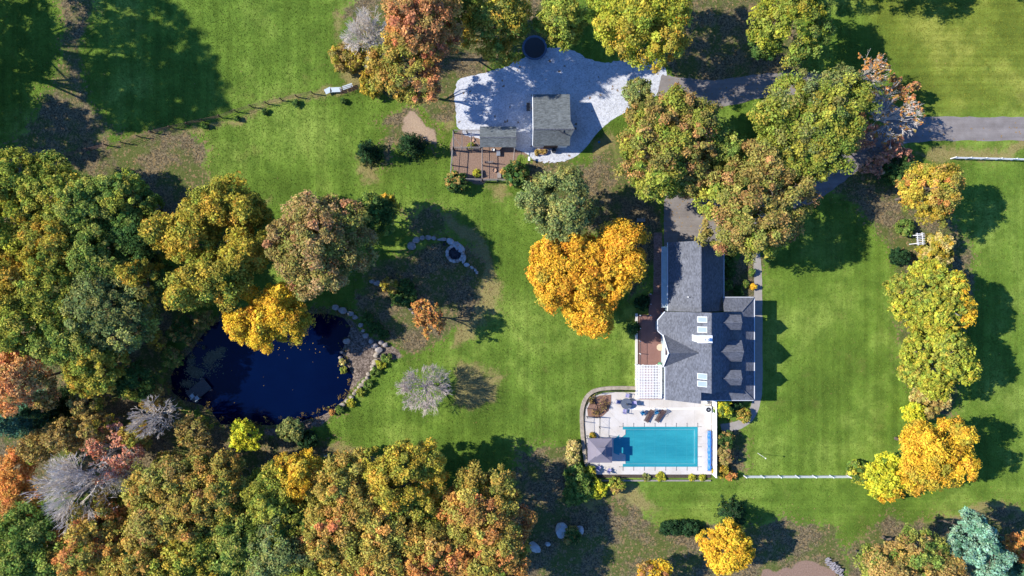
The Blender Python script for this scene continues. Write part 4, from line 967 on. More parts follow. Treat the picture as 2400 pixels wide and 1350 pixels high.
# garage wing
GXL, GXR, GRX, GRH, GEL = 22.1, 30.1, 25.75, 6.95, 3.3
g0, g1 = 6.45, YN + .02; gsl = (GRH - GEL) / (GRX - GXL); GER = GRH - .93 * (GXR - GRX)
r = MB()
r.slab([(GXL, g1, GEL), (GRX, g1, GRH), (GRX, g0, GRH), (GXL, g0, GEL)], .15)
r.slab([(GRX, g1, GRH), (GXR, g1, GER), (GXR, g0, GER), (GRX, g0, GRH)], .15)
gr = r.build('garage_roof', M_ROOF, H)
c = MB(); c.tube([(GRX, g1, GRH + .03), (GRX, g0, GRH + .03)], .10, 6); c.build('ridge_cap', M_ROOF_X, gr)
mw = MB(); mw.bb(22.28, 29.8, g1 + .02, g0 - .3, 0, GER - .12)
mw.poly((29.8, g0 - .3, 2.75), (22.28, g0 - .3, 2.75), (22.28, g0 - .3, GEL), (GRX, g0 - .3, GRH - .2), (29.8, g0 - .3, GER))
mw.poly((22.28, g0 - .3, 2.7), (22.28, g1, 2.7), (22.28, g1, GEL), (22.28, g0 - .3, GEL))
mw.build('garage_wall', M_SIDING, H)
t = MB(); t.tube([(GXL - .05, g1, GEL - .05), (GXL - .05, g0, GEL - .05)], .07, 6); t.tube([(GXR + .05, g1, GER - .05), (GXR + .05, g0, GER - .05)], .07, 6); t.build('gutter', M_GUTTER, H)
for y in (4.5, 1.2):
    d = MB(); d.bb(22.22, 22.30, y - 1.25, y + 1.25, 0.02, 2.4); do = d.build('garage_door', M_WHITE, H)
    for k in range(4):
        d = MB(); d.bb(22.19, 22.24, y - 1.1 + k * .56, y - .62 + k * .56, 1.85, 2.2); d.build('pane', M_WINDOW, do)
p_ = MB(); p_.slab([(21.45, g1 + .5, 2.4), (22.22, g1 + .5, 3.0), (22.22, g0 - .55, 3.0), (21.45, g0 - .55, 2.4)], .06); pr_ = p_.build('pent_roof', plain('pale_metal_roof', (.36, .44, .45), .45, .12, 2.0, spec=.4), H)
p_ = MB(); p_.tube([(21.42, g1 + .5, 2.38), (21.42, g0 - .55, 2.38)], .06, 6); p_.build('gutter', M_GUTTER, pr_)
v = MB(); vx = 24.3; v.tube([(vx, -1.25, GEL + gsl * (vx - GXL) - .1), (vx, -1.25, GEL + gsl * (vx - GXL) + .55)], .07, 8); v.build('vent_pipe', M_WHITE, gr)
# south end: small service door canopy and steps under the left gable
t = MB(); t.bb(23.2, 25.2, YS2 - .25, YS2 + .3, .02, .35); t.build('step', M_BRICK, H)

# ---------------------------------------------------------------- red deck, railing, pergola
def deckmat():
    t = NT("red_decking"); wv = t.wave(3.4, 'X')
    c = t.ramp(t.noise(0.7, 4), [(0.3, (0.195, 0.10, 0.08)), (0.7, (0.26, 0.14, 0.112))])
    c = t.mix(1.0, c, t.ramp(wv, [(0.0, 0.55), (0.16, 1.0), (1.0, 1.0)]), 'MULTIPLY')
    return t.done(c, 0.75, 0.25)
M_DECK = deckmat()
d = MB(); D0 = P(1497, 738, .45); D1 = P(1561, 936, .45); D2 = P(1521, 690, .45)
d.prism([(D0.x, D1.y), (21.72, D1.y), (21.72, -4.0), (22.24, -3.9), (22.24, D2.y), (D2.x, D2.y), (D2.x, D0.y), (D0.x, D0.y)], .03, .45)
DK = tag(d.build('deck', M_DECK, origin=(D0.x, D1.y, 0)), 'red-brown timber deck along the left side of the house', 'deck')
def railing(name, pts, h, mat, label, step=0.14, cat="railing", post=1.7, base=0.0, pm=None):
    p0 = Vector((pts[0][0], pts[0][1], base)); root = thing(name, p0, label, cat)
    bal = MB(); rl = MB()
    for a, b in zip(pts[:-1], pts[1:]):
        a = Vector((a[0], a[1], base)); b = Vector((b[0], b[1], base)); L = (b - a).length; n = max(1, round(L / post))
        rl.tube([a + Vector((0, 0, h - .03)), b + Vector((0, 0, h - .03))], .028, 4); rl.tube([a + Vector((0, 0, .12)), b + Vector((0, 0, .12))], .02, 4)
        for i in range(n + 1 if b == Vector((pts[-1][0], pts[-1][1], base)) else n):
            q = a + (b - a) * (i / n); pm_ = MB(); pm_.bb(q.x - .045, q.x + .045, q.y - .045, q.y + .045, base, base + h + .06); pm_.lathe((q.x, q.y, base + h + .06), [(.06, 0), (.06, .03), (.0, .06)], 8); pm_.build('post', pm or mat, root)
        k = int(L / step)
        for i in range(1, k):
            q = a + (b - a) * (i / k); bal.tube([q + Vector((0, 0, .1)), q + Vector((0, 0, h - .04))], .011, 3)
    rl.build('rail', mat, root); bal.build('balusters', mat, root)
    return root
railing('deck_railing', [(D0.x + .1, P(0, 858, .45).y), (D0.x + .1, D0.y - .05), (D2.x + .05, D0.y - .05)], .95, M_BLACK, 'black railing with white posts along the left edge of the red deck', base=.45, pm=M_WHITE)
railing('stair_railing', [(D2.x + .1, D2.y + .05), (D2.x + .1, D2.y - 1.4)], .95, M_BLACK, 'short black railing at the head of the brick walk', base=.45, pm=M_WHITE)
# low white retaining wall outside the deck
q0 = P(1490, 735, .6); q1 = P(1497, 935, .6)
b = MB(); b.bb(q0.x, q0.x + .32, q1.y, q0.y, 0, .5); tag(b.build('garden_wall', M_CONC, origin=(q0.x, q1.y, 0)), 'low pale wall along the outer edge of the red deck', 'wall')
# octagonal table, planter and grill on the deck
T = thing('deck_table', P(1547, 814, 1.1).to_2d().to_3d() + Vector((0, 0, .45)), 'small tan octagonal table on the red deck', 'table'); o = T.location
a = MB(); a.prism([(o.x + .52 * math.cos(R(22.5 + 45 * k)), o.y + .52 * math.sin(R(22.5 + 45 * k))) for k in range(8)], o.z + .66, o.z + .71); a.build('table_top', plain("tan_top", (.55, .42, .28), .6, .1), T)
a = MB(); a.tube([o + Vector((0, 0, .03)), o + Vector((0, 0, .66))], .05, 8); a.disc(o, .28, o.z + .0, o.z + .03); a.build('pedestal', M_WOODBROWN, T)
G = thing('grill', P(1531, 853, 1.0).to_2d().to_3d() + Vector((0, 0, .45)), 'small green-lidded grill beside the top of the white pergola', 'grill'); o = G.location
a = MB(); a.lathe(o + Vector((.9, 0, .55)), [(.05, 0), (.26, .08), (.3, .2), (.2, .33), (.03, .38)], 14); a.build('lid', plain("green_enamel", (.12, .30, .16), .35, .1), G)
for k in range(3): a = MB(); a.tube([o + Vector((.9 + .22 * math.cos(2.1 * k), .22 * math.sin(2.1 * k), 0)), o + Vector((.9, 0, .6))], .02, 5); a.build('leg', M_BLACK, G)
# pergola
pg0 = P(1492, 856, 2.9); pg1 = P(1557, 933, 2.9)
PG = thing('pergola', (pg0.x, pg1.y, 0), 'white slatted pergola between the red deck and the pool terrace', 'pergola')
for x in (pg0.x + .35, 21.1):
    for y in (pg0.y - .2, (pg0.y + pg1.y) / 2, pg1.y + .2):
        a = MB(); a.bb(x - .08, x + .08, y - .08, y + .08, .0, 2.6); a.build('post', M_WHITE, PG)
for x in (pg0.x + .35, pg0.x + .95, 21.1):
    a = MB(); a.bb(x - .07, x + .07, pg1.y - .1, pg0.y + .1, 2.6, 2.78); a.build('beam', M_WHITE, PG)
n = 13
for i in range(n):
    y = pg1.y + .05 + i * (pg0.y - pg1.y - .1) / (n - 1); a = MB(); a.bb(pg0.x - .12, 21.33, y - .042, y + .042, 2.78, 2.93); a.build('rafter', M_WHITE, PG)
n = 17
for i in range(n):
    x = pg0.x + .05 + i * (21.3 - pg0.x - .1) / (n - 1); a = MB(); a.bb(x - .05, x + .05, pg1.y - .06, pg0.y + .06, 2.93, 2.97); a.build('slat', M_WHITE, PG)
U = thing('red_cooler', P(1546, 882, .6).to_2d().to_3d() + Vector((0, 0, .45)), 'small red cooler box under the white pergola', 'cooler'); o = U.location
a = MB(); a.box(o + Vector((0, 0, .2)), (.35, .6, .4)); a.build('body', plain("red_plastic", (.5, .03, .05), .4, .1), U, bevel=.03); a = MB(); a.box(o + Vector((0, 0, .43)), (.38, .63, .06)); a.build('lid', M_WHITE, U)

# ---------------------------------------------------------------- pool terrace
TZ = .18
cur = [(1668, 1112), (1390, 1112), (1380, 1090), (1373, 1040), (1369, 990), (1373, 955), (1388, 930), (1415, 921), (1440, 919), (1560, 921), (1660, 921), (1668, 935)]
pts = [tuple(P(x, y, TZ)[:2]) for x, y in cur]; pts.reverse()
pool_px = [(1460, 1000), (1635, 1000), (1635, 1094), (1459, 1094), (1459, 1070), (1438, 1062), (1438, 1030), (1460, 1012)]
def ccw(p): return p if sum(p[i][0] * p[(i + 1) % len(p)][1] - p[(i + 1) % len(p)][0] * p[i][1] for i in range(len(p))) > 0 else p[::-1]
pts = ccw(pts); hp = ccw([tuple(P(x, y, TZ)[:2]) for x, y in ((1466, 1007), (1628, 1007), (1628, 1087), (1466, 1087), (1466, 1066), (1445, 1058), (1445, 1034), (1466, 1018))])
m = MB()
i0 = min(range(len(pts)), key=lambda i: (pts[i][0] - hp[0][0]) ** 2 + (pts[i][1] - hp[0][1]) ** 2); h0 = min(range(len(hp)), key=lambda i: (pts[i0][0] - hp[i][0]) ** 2 + (pts[i0][1] - hp[i][1]) ** 2)
po = pts[i0:] + pts[:i0 + 1]; hi = hp[h0:] + hp[:h0 + 1]
m.prism(po + hi[::-1], -.1, TZ)
tag(m.build('pool_terrace', M_CONC), kind='structure')
# expansion joints as shallow dark seams, a pale drain strip
m = MB()
for (x0, y0, x1, y1) in ((1470, 922, 1470, 998), (1522, 922, 1522, 998), (1575, 922, 1575, 998), (1628, 940, 1628, 998), (1404, 980, 1445, 1016), (1428, 965, 1462, 1000), (1500, 1096, 1500, 1110), (1560, 1096, 1560, 1110), (1610, 1096, 1610, 1110), (1640, 1040, 1666, 1040)):
    a, b = P(x0, y0, TZ), P(x1, y1, TZ); d = (b - a).normalized() * .012; nrm = Vector((-d.y, d.x, 0)); z = Vector((0, 0, .004))
    m.poly(a - nrm + z, b - nrm + z, b + nrm + z, a + nrm + z)
tag(m.build('paving_joints', plain("joint", (.35, .32, .28), .9, .2)), kind='structure')
a, b = P(1462, 957, TZ), P(1656, 959, TZ); m = MB(); m.bb(a.x, b.x, b.y - .03, a.y + .07, TZ - .02, TZ + .05)
tag(m.build('drain_channel', M_VINYL, origin=(a.x, a.y, TZ)), 'long straight white drain channel across the pool terrace', 'drain')
# mulch bed in the rounded corner
bedpx = [(1378, 975), (1376, 958), (1386, 938), (1405, 927), (1432, 925), (1432, 945), (1426, 962), (1412, 975), (1398, 979)]
pts = [tuple(P(x, y, TZ)[:2]) for x, y in bedpx][::-1]
M_MULCH = plain("mulch", (.24, .135, .09), .95, .3, 5.0, .8)
m = MB(); m.prism(ccw(pts), TZ - .1, TZ + .05)
tag(m.build('mulch_bed', M_MULCH), kind='structure')
bare_tree('rose_bush', 1402, 950, 24, 1.3, 'sprawling reddish twiggy bush in the rounded mulch bed of the pool terrace', M_WOODBROWN, leafpal='brush', nleaf=90, levels=5, stems=6, thin=.7, leafsize=.07, cat="shrub")
# pool with its cover
def covermat():
    t = NT("pool_cover")
    c = t.ramp(t.noise(0.5, 4, .6, stretch=(.2, 1.0, 1)), [(0.35, (0.012, 0.190, 0.235)), (0.65, (0.024, 0.260, 0.300))])
    c = t.mix(1.0, c, t.ramp(t.noise(7, 3, .7), [(0.3, .9), (0.7, 1.04)]), 'MULTIPLY')
    return t.done(c, 0.45, 0.35)
M_COVER = covermat()
SP = thing('swimming_pool', P(1548, 1047, TZ), 'long swimming pool under a taut turquoise cover', 'swimming pool')
poly = px2w(pool_px, TZ)
x0, x1, y0, y1 = poly[:, 0].min(), poly[:, 0].max(), poly[:, 1].min(), poly[:, 1].max()
nx, ny = 96, 52; XX, YY = np.meshgrid(np.linspace(x0, x1, nx), np.linspace(y0, y1, ny))
# snap grid points outside the outline onto it
def clampx(X, Y):
    step = P(1459.5, 0, TZ).x; out = X.copy(); ya, yb, yc, yd = (P(0, v_, TZ).y for v_ in (1012, 1030, 1062, 1070)); xl = P(1438, 0, TZ).x
    lim = np.where(Y > ya, step, np.where(Y > yb, xl + (step - xl) * (Y - yb) / (ya - yb), np.where(Y > yc, xl, np.where(Y > yd, xl + (step - xl) * (Y - yc) / (yd - yc), step))))
    f = (X - x0) / (x1 - x0); return lim + f * (x1 - lim)
XX = clampx(XX, YY); de = np.minimum.reduce([x1 - XX, YY - y0, y1 - YY, XX - P(1455, 0, TZ).x + np.where(XX < P(1462, 0, TZ).x, .6, 0)])
inner = np.clip((de - .42) / .12, 0, 1); ZZ = TZ + .03 - .08 * inner - .07 * np.clip(de / 2.5, 0, 1)
idx = np.arange(XX.size).reshape(XX.shape); F = np.stack([idx[:-1, :-1], idx[:-1, 1:], idx[1:, 1:], idx[1:, :-1]], -1).reshape(-1, 4)
cv = np_mesh('cover', np.stack([XX.ravel(), YY.ravel(), ZZ.ravel()], -1), F, M_COVER, SP, smooth=True, origin=SP.location)
def strapline(P0, P1):
    n = 24; L = []
    for i in range(n + 1):
        q = P0 + (P1 - P0) * (i / n); d = min(x1 - q.x, q.y - y0, y1 - q.y, max(q.x - P(1455, 0, TZ).x, 0.05)); z = TZ + .036 - .08 * min(max((d - .42) / .12, 0), 1) - .07 * min(max(d / 2.5, 0), 1)
        L.append(Vector((q.x, q.y, z)))
    return L
m = MB()
for k in range(0, 7):
    x = P(1460 + 25 * k, 0, TZ).x; 
    if k: m.tube(strapline(Vector((x, y0 + .02, 0)), Vector((x, y1 - .02, 0))), .013, 4)
for k in range(1, 4):
    y = y0 + (y1 - y0) * k / 4; m.tube(strapline(Vector((x0 + (1.35 if k == 3 or k == 1 else .05), y, 0)), Vector((x1 - .02, y, 0))), .018, 4)
m.build('seam', plain("cover_seam", (.03, .27, .32), .5, .1), cv)
st = [(1460 + 25 * k, 1000, 0, -1) for k in range(8)] + [(1460 + 25 * k, 1094, 0, 1) for k in range(8)] + [(1635, 1000 + 23.5 * k, 1, 0) for k in range(5)] + [(1460, 1000, -1, 0), (1460, 1094, -1, 0)]
for (x, y, dx, dy) in st:
    a = P(x, y, TZ); b = P(x + dx * 8, y + dy * 8, TZ); mm = MB(); mm.tube([a + Vector((0, 0, .04)), b + Vector((0, 0, .03))], .022, 4); mm.disc(b, .05, TZ, TZ + .04, 8); mm.build('strap', M_DARK, SP)
# curved stone wall and black fence round the terrace
wallc = [(1384, 1118), (1372, 1080), (1366, 1030), (1363, 985), (1364, 955), (1374, 930), (1392, 915), (1420, 910), (1455, 909), (1494, 910)]
wc = [P(x, y, .35) for x, y in wallc]
for _ in range(2):
    q = [wc[0]]
    for i in range(len(wc) - 1): q += [wc[i] * .75 + wc[i + 1] * .25, wc[i] * .25 + wc[i + 1] * .75]
    wc = q + [wc[-1]]
m = MB(); rr = random.Random(4)
for i in range(len(wc) - 1):
    a, b = wc[i], wc[i + 1]; d = (b - a); n_ = max(1, round(d.length / .55)); ang = math.atan2(d.y, d.x)
    for j in range(n_):
        c_ = a + d * ((j + .5) / n_); hh = .34 + rr.uniform(-.015, .015); m.box((c_.x, c_.y, hh / 2), (d.length / n_ * .99, .52 + rr.uniform(-.03, .03), hh), ang)
tag(m.build('retaining_wall', M_STONE_TAN, origin=(wc[0].x, wc[0].y, 0)), 'curved tan stone wall round the upper left of the pool terrace', 'wall')
fc = [P(x, y, .9) for x, y in ((1388, 1108), (1379, 1075), (1373, 1030), (1370, 990), (1372, 958), (1381, 936), (1398, 922), (1425, 916), (1494, 916))]
railing('terrace_fence', [(p.x, p.y) for p in fc], 1.25, M_BLACK, 'curved black metal fence inside the tan stone wall', step=.16, cat="fence", post=1.9, base=.15)
fc = [P(x, y, .8) for x, y in ((1376, 978), (1406, 978), (1405, 1026))]
railing('gate_fence', [(p.x, p.y) for p in fc], 1.2, M_BLACK, 'black metal fence round the white strip left of the canopy', step=.16, cat="fence", post=1.9, base=TZ)
fc = [P(x, y, .8) for x, y in ((1405, 979), (1424, 952), (1424, 928))]
# bottom kerb and bed
a, b = P(1384, 1112, .1), P(1666, 1120, .1); m = MB(); m.bb(a.x, b.x, b.y, a.y, -.05, .10); tag(m.build('strip_bed', plain("dark_soil", (.07, .052, .04), .95, .35, 5, .8)), kind='structure')
a, b = P(1384, 1124, .25), P(1666, 1125, .25); m = MB(); m.bb(a.x, b.x, b.y - .2, b.y, -.05, .26); tag(m.build('timber_kerb', M_WOODGREY, origin=(a.x, b.y, 0)), 'long grey timber edging below the pool strip bed', 'edging')
# white privacy wall right of the pool
wx0 = P(1668.5, 0, 0).x; wya = P(0, 936, 0).y; wyb = P(0, 1110, 0).y
WF = thing('privacy_fence', (wx0, wyb, 0), 'tall white panel fence along the right side of the pool', 'fence')
m = MB(); m.bb(wx0, wx0 + .10, wyb, wya, .05, 1.95); m.build('panel', M_VINYL, WF)
n = 6
for i in range(n + 1):
    y = wyb + (wya - wyb) * i / n; m = MB(); m.bb(wx0 - .03, wx0 + .13, y - .08, y + .08, 0, 2.08); m.build('post', M_VINYL, WF)
m = MB(); m.bb(wx0 - .02, wx0 + .12, wyb, wya, 1.95, 2.02); m.build('top_rail', M_VINYL, WF)
# pool pump corner: white unit with fan, pipes
PU = thing('heat_pump', P(1660, 960, .9).to_2d().to_3d() + Vector((0, 0, TZ)), 'white pool heater with a round black fan by the white fence', 'heater'); o = PU.location
m = MB(); m.box(o + Vector((0, 0, .42)), (.95, .95, .84)); m.build('cabinet', M_WHITE, PU, bevel=.05)
m = MB(); m.disc(o, .36, o.z + .84, o.z + .87, 24); fan = m.build('fan_grille', M_BLACK, PU)
m = MB(); m.disc(o, .13, o.z + .87, o.z + .90, 14); m.build('fan_hub', M_GALV, fan)
PF = thing('pool_filter', P(1655, 943, .6).to_2d().to_3d() + Vector((0, 0, TZ)), 'small white pump and pipes between the heater and the house', 'pump'); o = PF.location
m = MB(); m.lathe(o, [(.0, .0), (.22, .0), (.24, .5), (.18, .62), (0, .68)], 14); m.build('tank', M_WHITE, PF)
m = MB(); m.tube([o + Vector((.1, 0, .3)), o + Vector((.5, 0, .3)), o + Vector((.5, -.5, .3))], .04, 6); m.tube([o + Vector((-.1, .2, .35)), o + Vector((.5, .25, .35))], .04, 6); m.build('pipe', M_GALV, PF)
# rolled blue solar cover on its reel
a, b = P(1662.5, 1010, .5), P(1662.5, 1102, .5); RL = thing('cover_reel', (a.x, b.y, TZ), 'roll of bright blue solar cover beside the white fence', 'cover reel')
m = MB(); k = 22; rr = random.Random(3); m.tube([(a.x + rr.uniform(-.03, .03), a.y + (b.y - a.y) * i / k, .5 + rr.uniform(-.03, .03)) for i in range(k + 1)], [.24 + rr.uniform(-.03, .05) for i in range(k + 1)], 9); m.build('roll', M_TARP, RL)
for y in (a.y + .1, b.y - .1): m = MB(); m.bb(a.x - .25, a.x + .25, y - .03, y + .03, TZ, .5); m.build('stand', M_GALV, RL)
# canopy
cx0, cx1, cy0, cy1 = 1377.5, 1434.5, 1085, 1027; zc = 2.45
q0, q1 = P(cx0, cy0, zc), P(cx1, cy1, zc); mid = Vector(((q0.x + q1.x) / 2, (q0.y + q1.y) / 2, 0))
CN = thing('canopy', (mid.x, mid.y, TZ), 'square mauve-grey garden canopy with a vented top over the corner of the pool', 'canopy')
def pyramid(hw, z0, ht, z1, val=0.0):
    m = MB(); c4 = [(-1, -1), (1, -1), (1, 1), (-1, 1)]
    for i in range(4):
        a, b = c4[i], c4[(i + 1) % 4]
        A = Vector((mid.x + a[0] * hw, mid.y + a[1] * hw, z0)); B = Vector((mid.x + b[0] * hw, mid.y + b[1] * hw, z0)); M_ = (A + B) / 2 - Vector((a[0] + b[0], a[1] + b[1], 0)).normalized() * hw * .025
        C = Vector((mid.x + b[0] * ht, mid.y + b[1] * ht, z1)); D = Vector((mid.x + a[0] * ht, mid.y + a[1] * ht, z1))
        n = 8
        for k in range(n):
            f0, f1 = k / n, (k + 1) / n; sag = lambda f: -.10 * math.sin(math.pi * f) * hw / 1.8
            q = lambda s, f: (A * (1 - s) + B * s) * (1 - f) + (D * (1 - s) + C * s) * f + Vector((0, 0, sag(f) - val * (1 - f) * 4 * s * (1 - s)))
            for s in range(6): m.poly(q(s / 6, f0), q((s + 1) / 6, f0), q((s + 1) / 6, f1), q(s / 6, f1))
    return m
hw = (q1.x - q0.x) / 2
m = pyramid(hw, zc, .42, 3.25, .03); m.build('fabric', M_CANOPY, CN)
m = pyramid(.68, 3.62, .02, 4.15); m.build('vent_cap', M_CANOPY, CN)
m = MB(); c4 = [(-1, -1), (1, -1), (1, 1), (-1, 1)]
for i in range(4):
    a, b = c4[i], c4[(i + 1) % 4]; A = [(mid.x + p[0] * hw, mid.y + p[1] * hw) for p in (a, b)]
    m.poly((*A[0], zc), (*A[0], zc - .22), (*A[1], zc - .22), (*A[1], zc))
m.build('valance', M_CANOPY, CN)
for sx, sy in c4:
    m = MB(); m.bb(mid.x + sx * (hw - .1) - .04, mid.x + sx * (hw - .1) + .04, mid.y + sy * (hw - .1) - .04, mid.y + sy * (hw - .1) + .04, TZ, zc - .02); m.build('leg', M_BLACK, CN)
# ---------------------------------------------------------------- pool furniture (built at the origin, then placed)
def arm_chair(name, label, seatmat, framemat, loc, rz, group=None):
    t = thing(name, (0, 0, 0), label, 'chair', group)
    s = MB(); s.box((0, 0, .40), (.52, .54, .07)); s.build('seat', seatmat, t, bevel=.02)
    s = MB(); s.box((0, -.30, .68), (.52, .07, .55)); s.build('backrest', seatmat, t, bevel=.02)
    for x in (-.30, .30):
        s = MB(); s.tube([(x, .30, 0), (x, .28, .60), (x, -.32, .62), (x, -.40, 0)], .022, 5); s.build('leg', framemat, t)
    s = MB(); s.tube([(-.30, -.36, .95), (.30, -.36, .95)], .022, 5); s.build('top_bar', framemat, t)
    t.location = loc; t.rotation_euler = (0, 0, rz); return t
def at(px, py, z=TZ): q = P(px, py, z + .3); q.z = z; return q
ch = arm_chair('lounge_chair', 'turquoise cushioned chair, the left one beside the brown loungers', M_BLUE, M_GALV, at(1506, 968), R(-145))
copy_tree(ch, at(1538, 966), R(-150), label='turquoise cushioned chair standing between the two brown loungers')
ch = arm_chair('sling_chair', 'navy and lilac chair below the canopy, nearest the curved wall', M_LILAC, M_DARK, at(1403, 1096), R(-30))
copy_tree(ch, at(1428, 1102), R(-38), label='navy and lilac chair below the canopy, nearest the pool')
def lounger(label, loc, rz):
    t = thing('sun_lounger', (0, 0, 0), label, 'sun lounger')
    s = MB(); [s.box((0, -.95 + .075 + .15 * k, .34), (.66, .13, .04)) for k in range(9)]; s.build('bed', M_WICKER, t)
    s = MB(); [s.box((0, .47 + .13 * k, .40 + .085 * k), (.66, .115, .04)) for k in range(5)]; s.build('backrest', M_WICKER, t)
    for x in (-.34, .34):
        s = MB(); s.tube([(x, -1.0, .32), (x, .42, .32), (x, 1.02, .74)], .025, 5); s.build('side_rail', M_WICKER, t)
        for y in (-.85, .45): s = MB(); s.tube([(x, y, 0), (x, y, .32)], .025, 5); s.build('leg', M_WICKER, t)
        s = MB(); s.tube([(x * 1.1, .1, .32), (x * 1.1, .15, .55), (x * 1.1, .62, .58)], .02, 5); s.build('armrest', M_WICKER, t)
    s = MB(); s.tube([(-.34, 1.02, .74), (-.3, 1.25, .5), (.3, 1.25, .5), (.34, 1.02, .74)], .02, 5); s.build('handle', M_STRAW, t)
    t.location = loc; t.rotation_euler = (0, 0, rz); return t
lg = lounger('brown slatted sun lounger between the two turquoise chairs', at(1521, 975), R(-28))
copy_tree(lg, at(1547, 975), R(-32), label='brown slatted sun lounger right of both turquoise chairs')
DT = thing('patio_table', at(1467, 945), 'round grey glass patio table with a folded dark parasol', 'table'); o = DT.location
m = MB(); m.disc(o, .80, o.z + .70, o.z + .73, 28); m.build('table_top', plain("grey_glass", (.10, .115, .14), .25, .1, 2, spec=.6), DT)
for k in range(4): m = MB(); a_ = R(45 + 90 * k); m.tube([o + Vector((.5 * math.cos(a_), .5 * math.sin(a_), 0)), o + Vector((.35 * math.cos(a_), .35 * math.sin(a_), .7))], .025, 5); m.build('leg', M_DARK, DT)
m = MB(); m.lathe(o, [(.24, 0), (.24, .06), (.03, .08), (.025, .73), (.025, .9), (.11, .95), (.13, 1.5), (.06, 2.2), (.0, 2.35)], 12); m.build('parasol', M_DARK, DT)
first = None
for k, (a_, lb) in enumerate(((80, 'grey patio chair at the top side of the round table'), (170, 'grey patio chair at the left side of the round table'), (-100, 'grey patio chair at the bottom side of the round table'), (5, 'grey patio chair at the right side of the round table'))):
    q = o + Vector((1.12 * math.cos(R(a_)), 1.12 * math.sin(R(a_)), 0))
    if first is None: first = arm_chair('patio_chair', lb, M_LILAC, M_GALV, q, R(a_ + 90), 'chairs around the patio table')
    else: copy_tree(first, q, R(a_ + 90), label=lb)
pl = at(1389, 1021); bp = shrub('potted_plant', 1389, 1021, 8, .9, 'oliveyel', 'potted plant at the upper left corner of the canopy', cat="plant", leaf=.06)
# ---------------------------------------------------------------- barn
ex0, ex1 = 2.98, 8.22; yN, yR, yS = 27.6, 22.15, 20.25; zN, zR, zS = 2.75, 4.75, 2.95
BN = thing('barn', ((ex0 + ex1) / 2, 24, 0), 'grey-shingled barn with a pointed hay hood on the gravel yard', 'barn')
r = MB()
r.slab([(ex0, yN, zN), (ex0, yR, zR), (ex1, yR, zR), (ex1, yN, zN)], .14)
r.slab([(ex0, yR, zR), (ex0, yS, zS), (ex1, yS, zS), (ex1, yR, zR)], .14)
hd = 1.0; sN = (zR - zN) / (yN - yR); sS = (zR - zS) / (yR - yS)
r.slab([(ex1, yR + 1.3, zR - sN * 1.3), (ex1, yR, zR), (ex1 + .55, yR, zR)], .12)
r.slab([(ex1, yR, zR), (ex1, yR - .9, zR - sS * .9), (ex1 + .55, yR, zR)], .12)
br = r.build('roof', M_ROOF_BARN, BN)
c = MB(); c.tube([(ex0, yR, zR + .02), (ex1 + .5, yR, zR + .02)], .09, 6); c.build('ridge_cap', M_ROOF, br)
wl = MB(); a0, a1 = ex0 + .18, ex1 - .25
wl.bb(a0, a1, yS + .25, yN - .25, 0, 2.62)
for x in (a0, a1):
    q = [(x, yN - .25, 2.62), (x, yS + .25, 2.62), (x, yS + .25, zS - .02 + sS * .25 - .16), (x, yR, zR - .16), (x, yN - .25, zN + sN * .25 - .16)]; wl.poly(*(q if x == a0 else q[::-1]))
wl.build('wall', M_WHITE, BN)
t = MB(); t.tube([(ex0 - .02, yN, zN - .05), (ex0 - .02, yR, zR - .05), (ex0 - .02, yS, zS - .05)], .07, 4); t.build('rake_board', M_WHITE, BN)
d = MB(); d.bb(a1 - .02, a1 + .06, 22.6, 25.6, .02, 2.3); d.build('door', M_WOODBROWN, BN)
d = MB(); d.bb(4.6, 6.6, yS + .17, yS + .27, .02, 2.1); d.build('door', M_WOODBROWN, BN)
for y in (22.5, 25.2):
    d = MB(); d.bb(a0 - .05, a0 + .02, y - .45, y + .45, 1.1, 2.0); d.build('window', M_WINDOW, BN)
# a fallen branch on the roof
S = MB()
for pl in (((1296, 303), (1308, 306), (1318, 310), (1328, 317)), ((1308, 306), (1313, 303)), ((1318, 310), (1322, 306)), ((1318, 310), (1321, 314)), ((1313, 309), (1320, 314), (1327, 315))):
    S.tube([P(x, y, 4.55 - (y - 305) * .02) + Vector((0, 0, .16)) for x, y in pl], .05, 5)
q = P(1310, 307, 4.7); tag(S.build('fallen_branch', M_DARK, origin=q), 'dark dead branch lying on the barn roof', 'branch')
# smoker / wood stove against the barn
ST = thing('smoker', P(1238, 249, 1).to_2d().to_3d(), 'black box smoker beside the left wall of the barn', 'smoker'); o = ST.location
m = MB(); m.box(o + Vector((0, 0, .75)), (.5, 1.0, .9)); m.build('body', M_BLACK, ST, bevel=.05); m = MB(); m.tube([o + Vector((.25, -.1, 1.1)), o + Vector((.55, -.1, 1.3)), o + Vector((.6, -.1, 2.4))], .06, 8); m.build('flue', M_GALV, ST)
for x in (-.2, .2):
    for y in (-.42, .42): m = MB(); m.tube([o + Vector((x, y, 0)), o + Vector((x, y, .35))], .025, 5); m.build('leg', M_BLACK, ST)
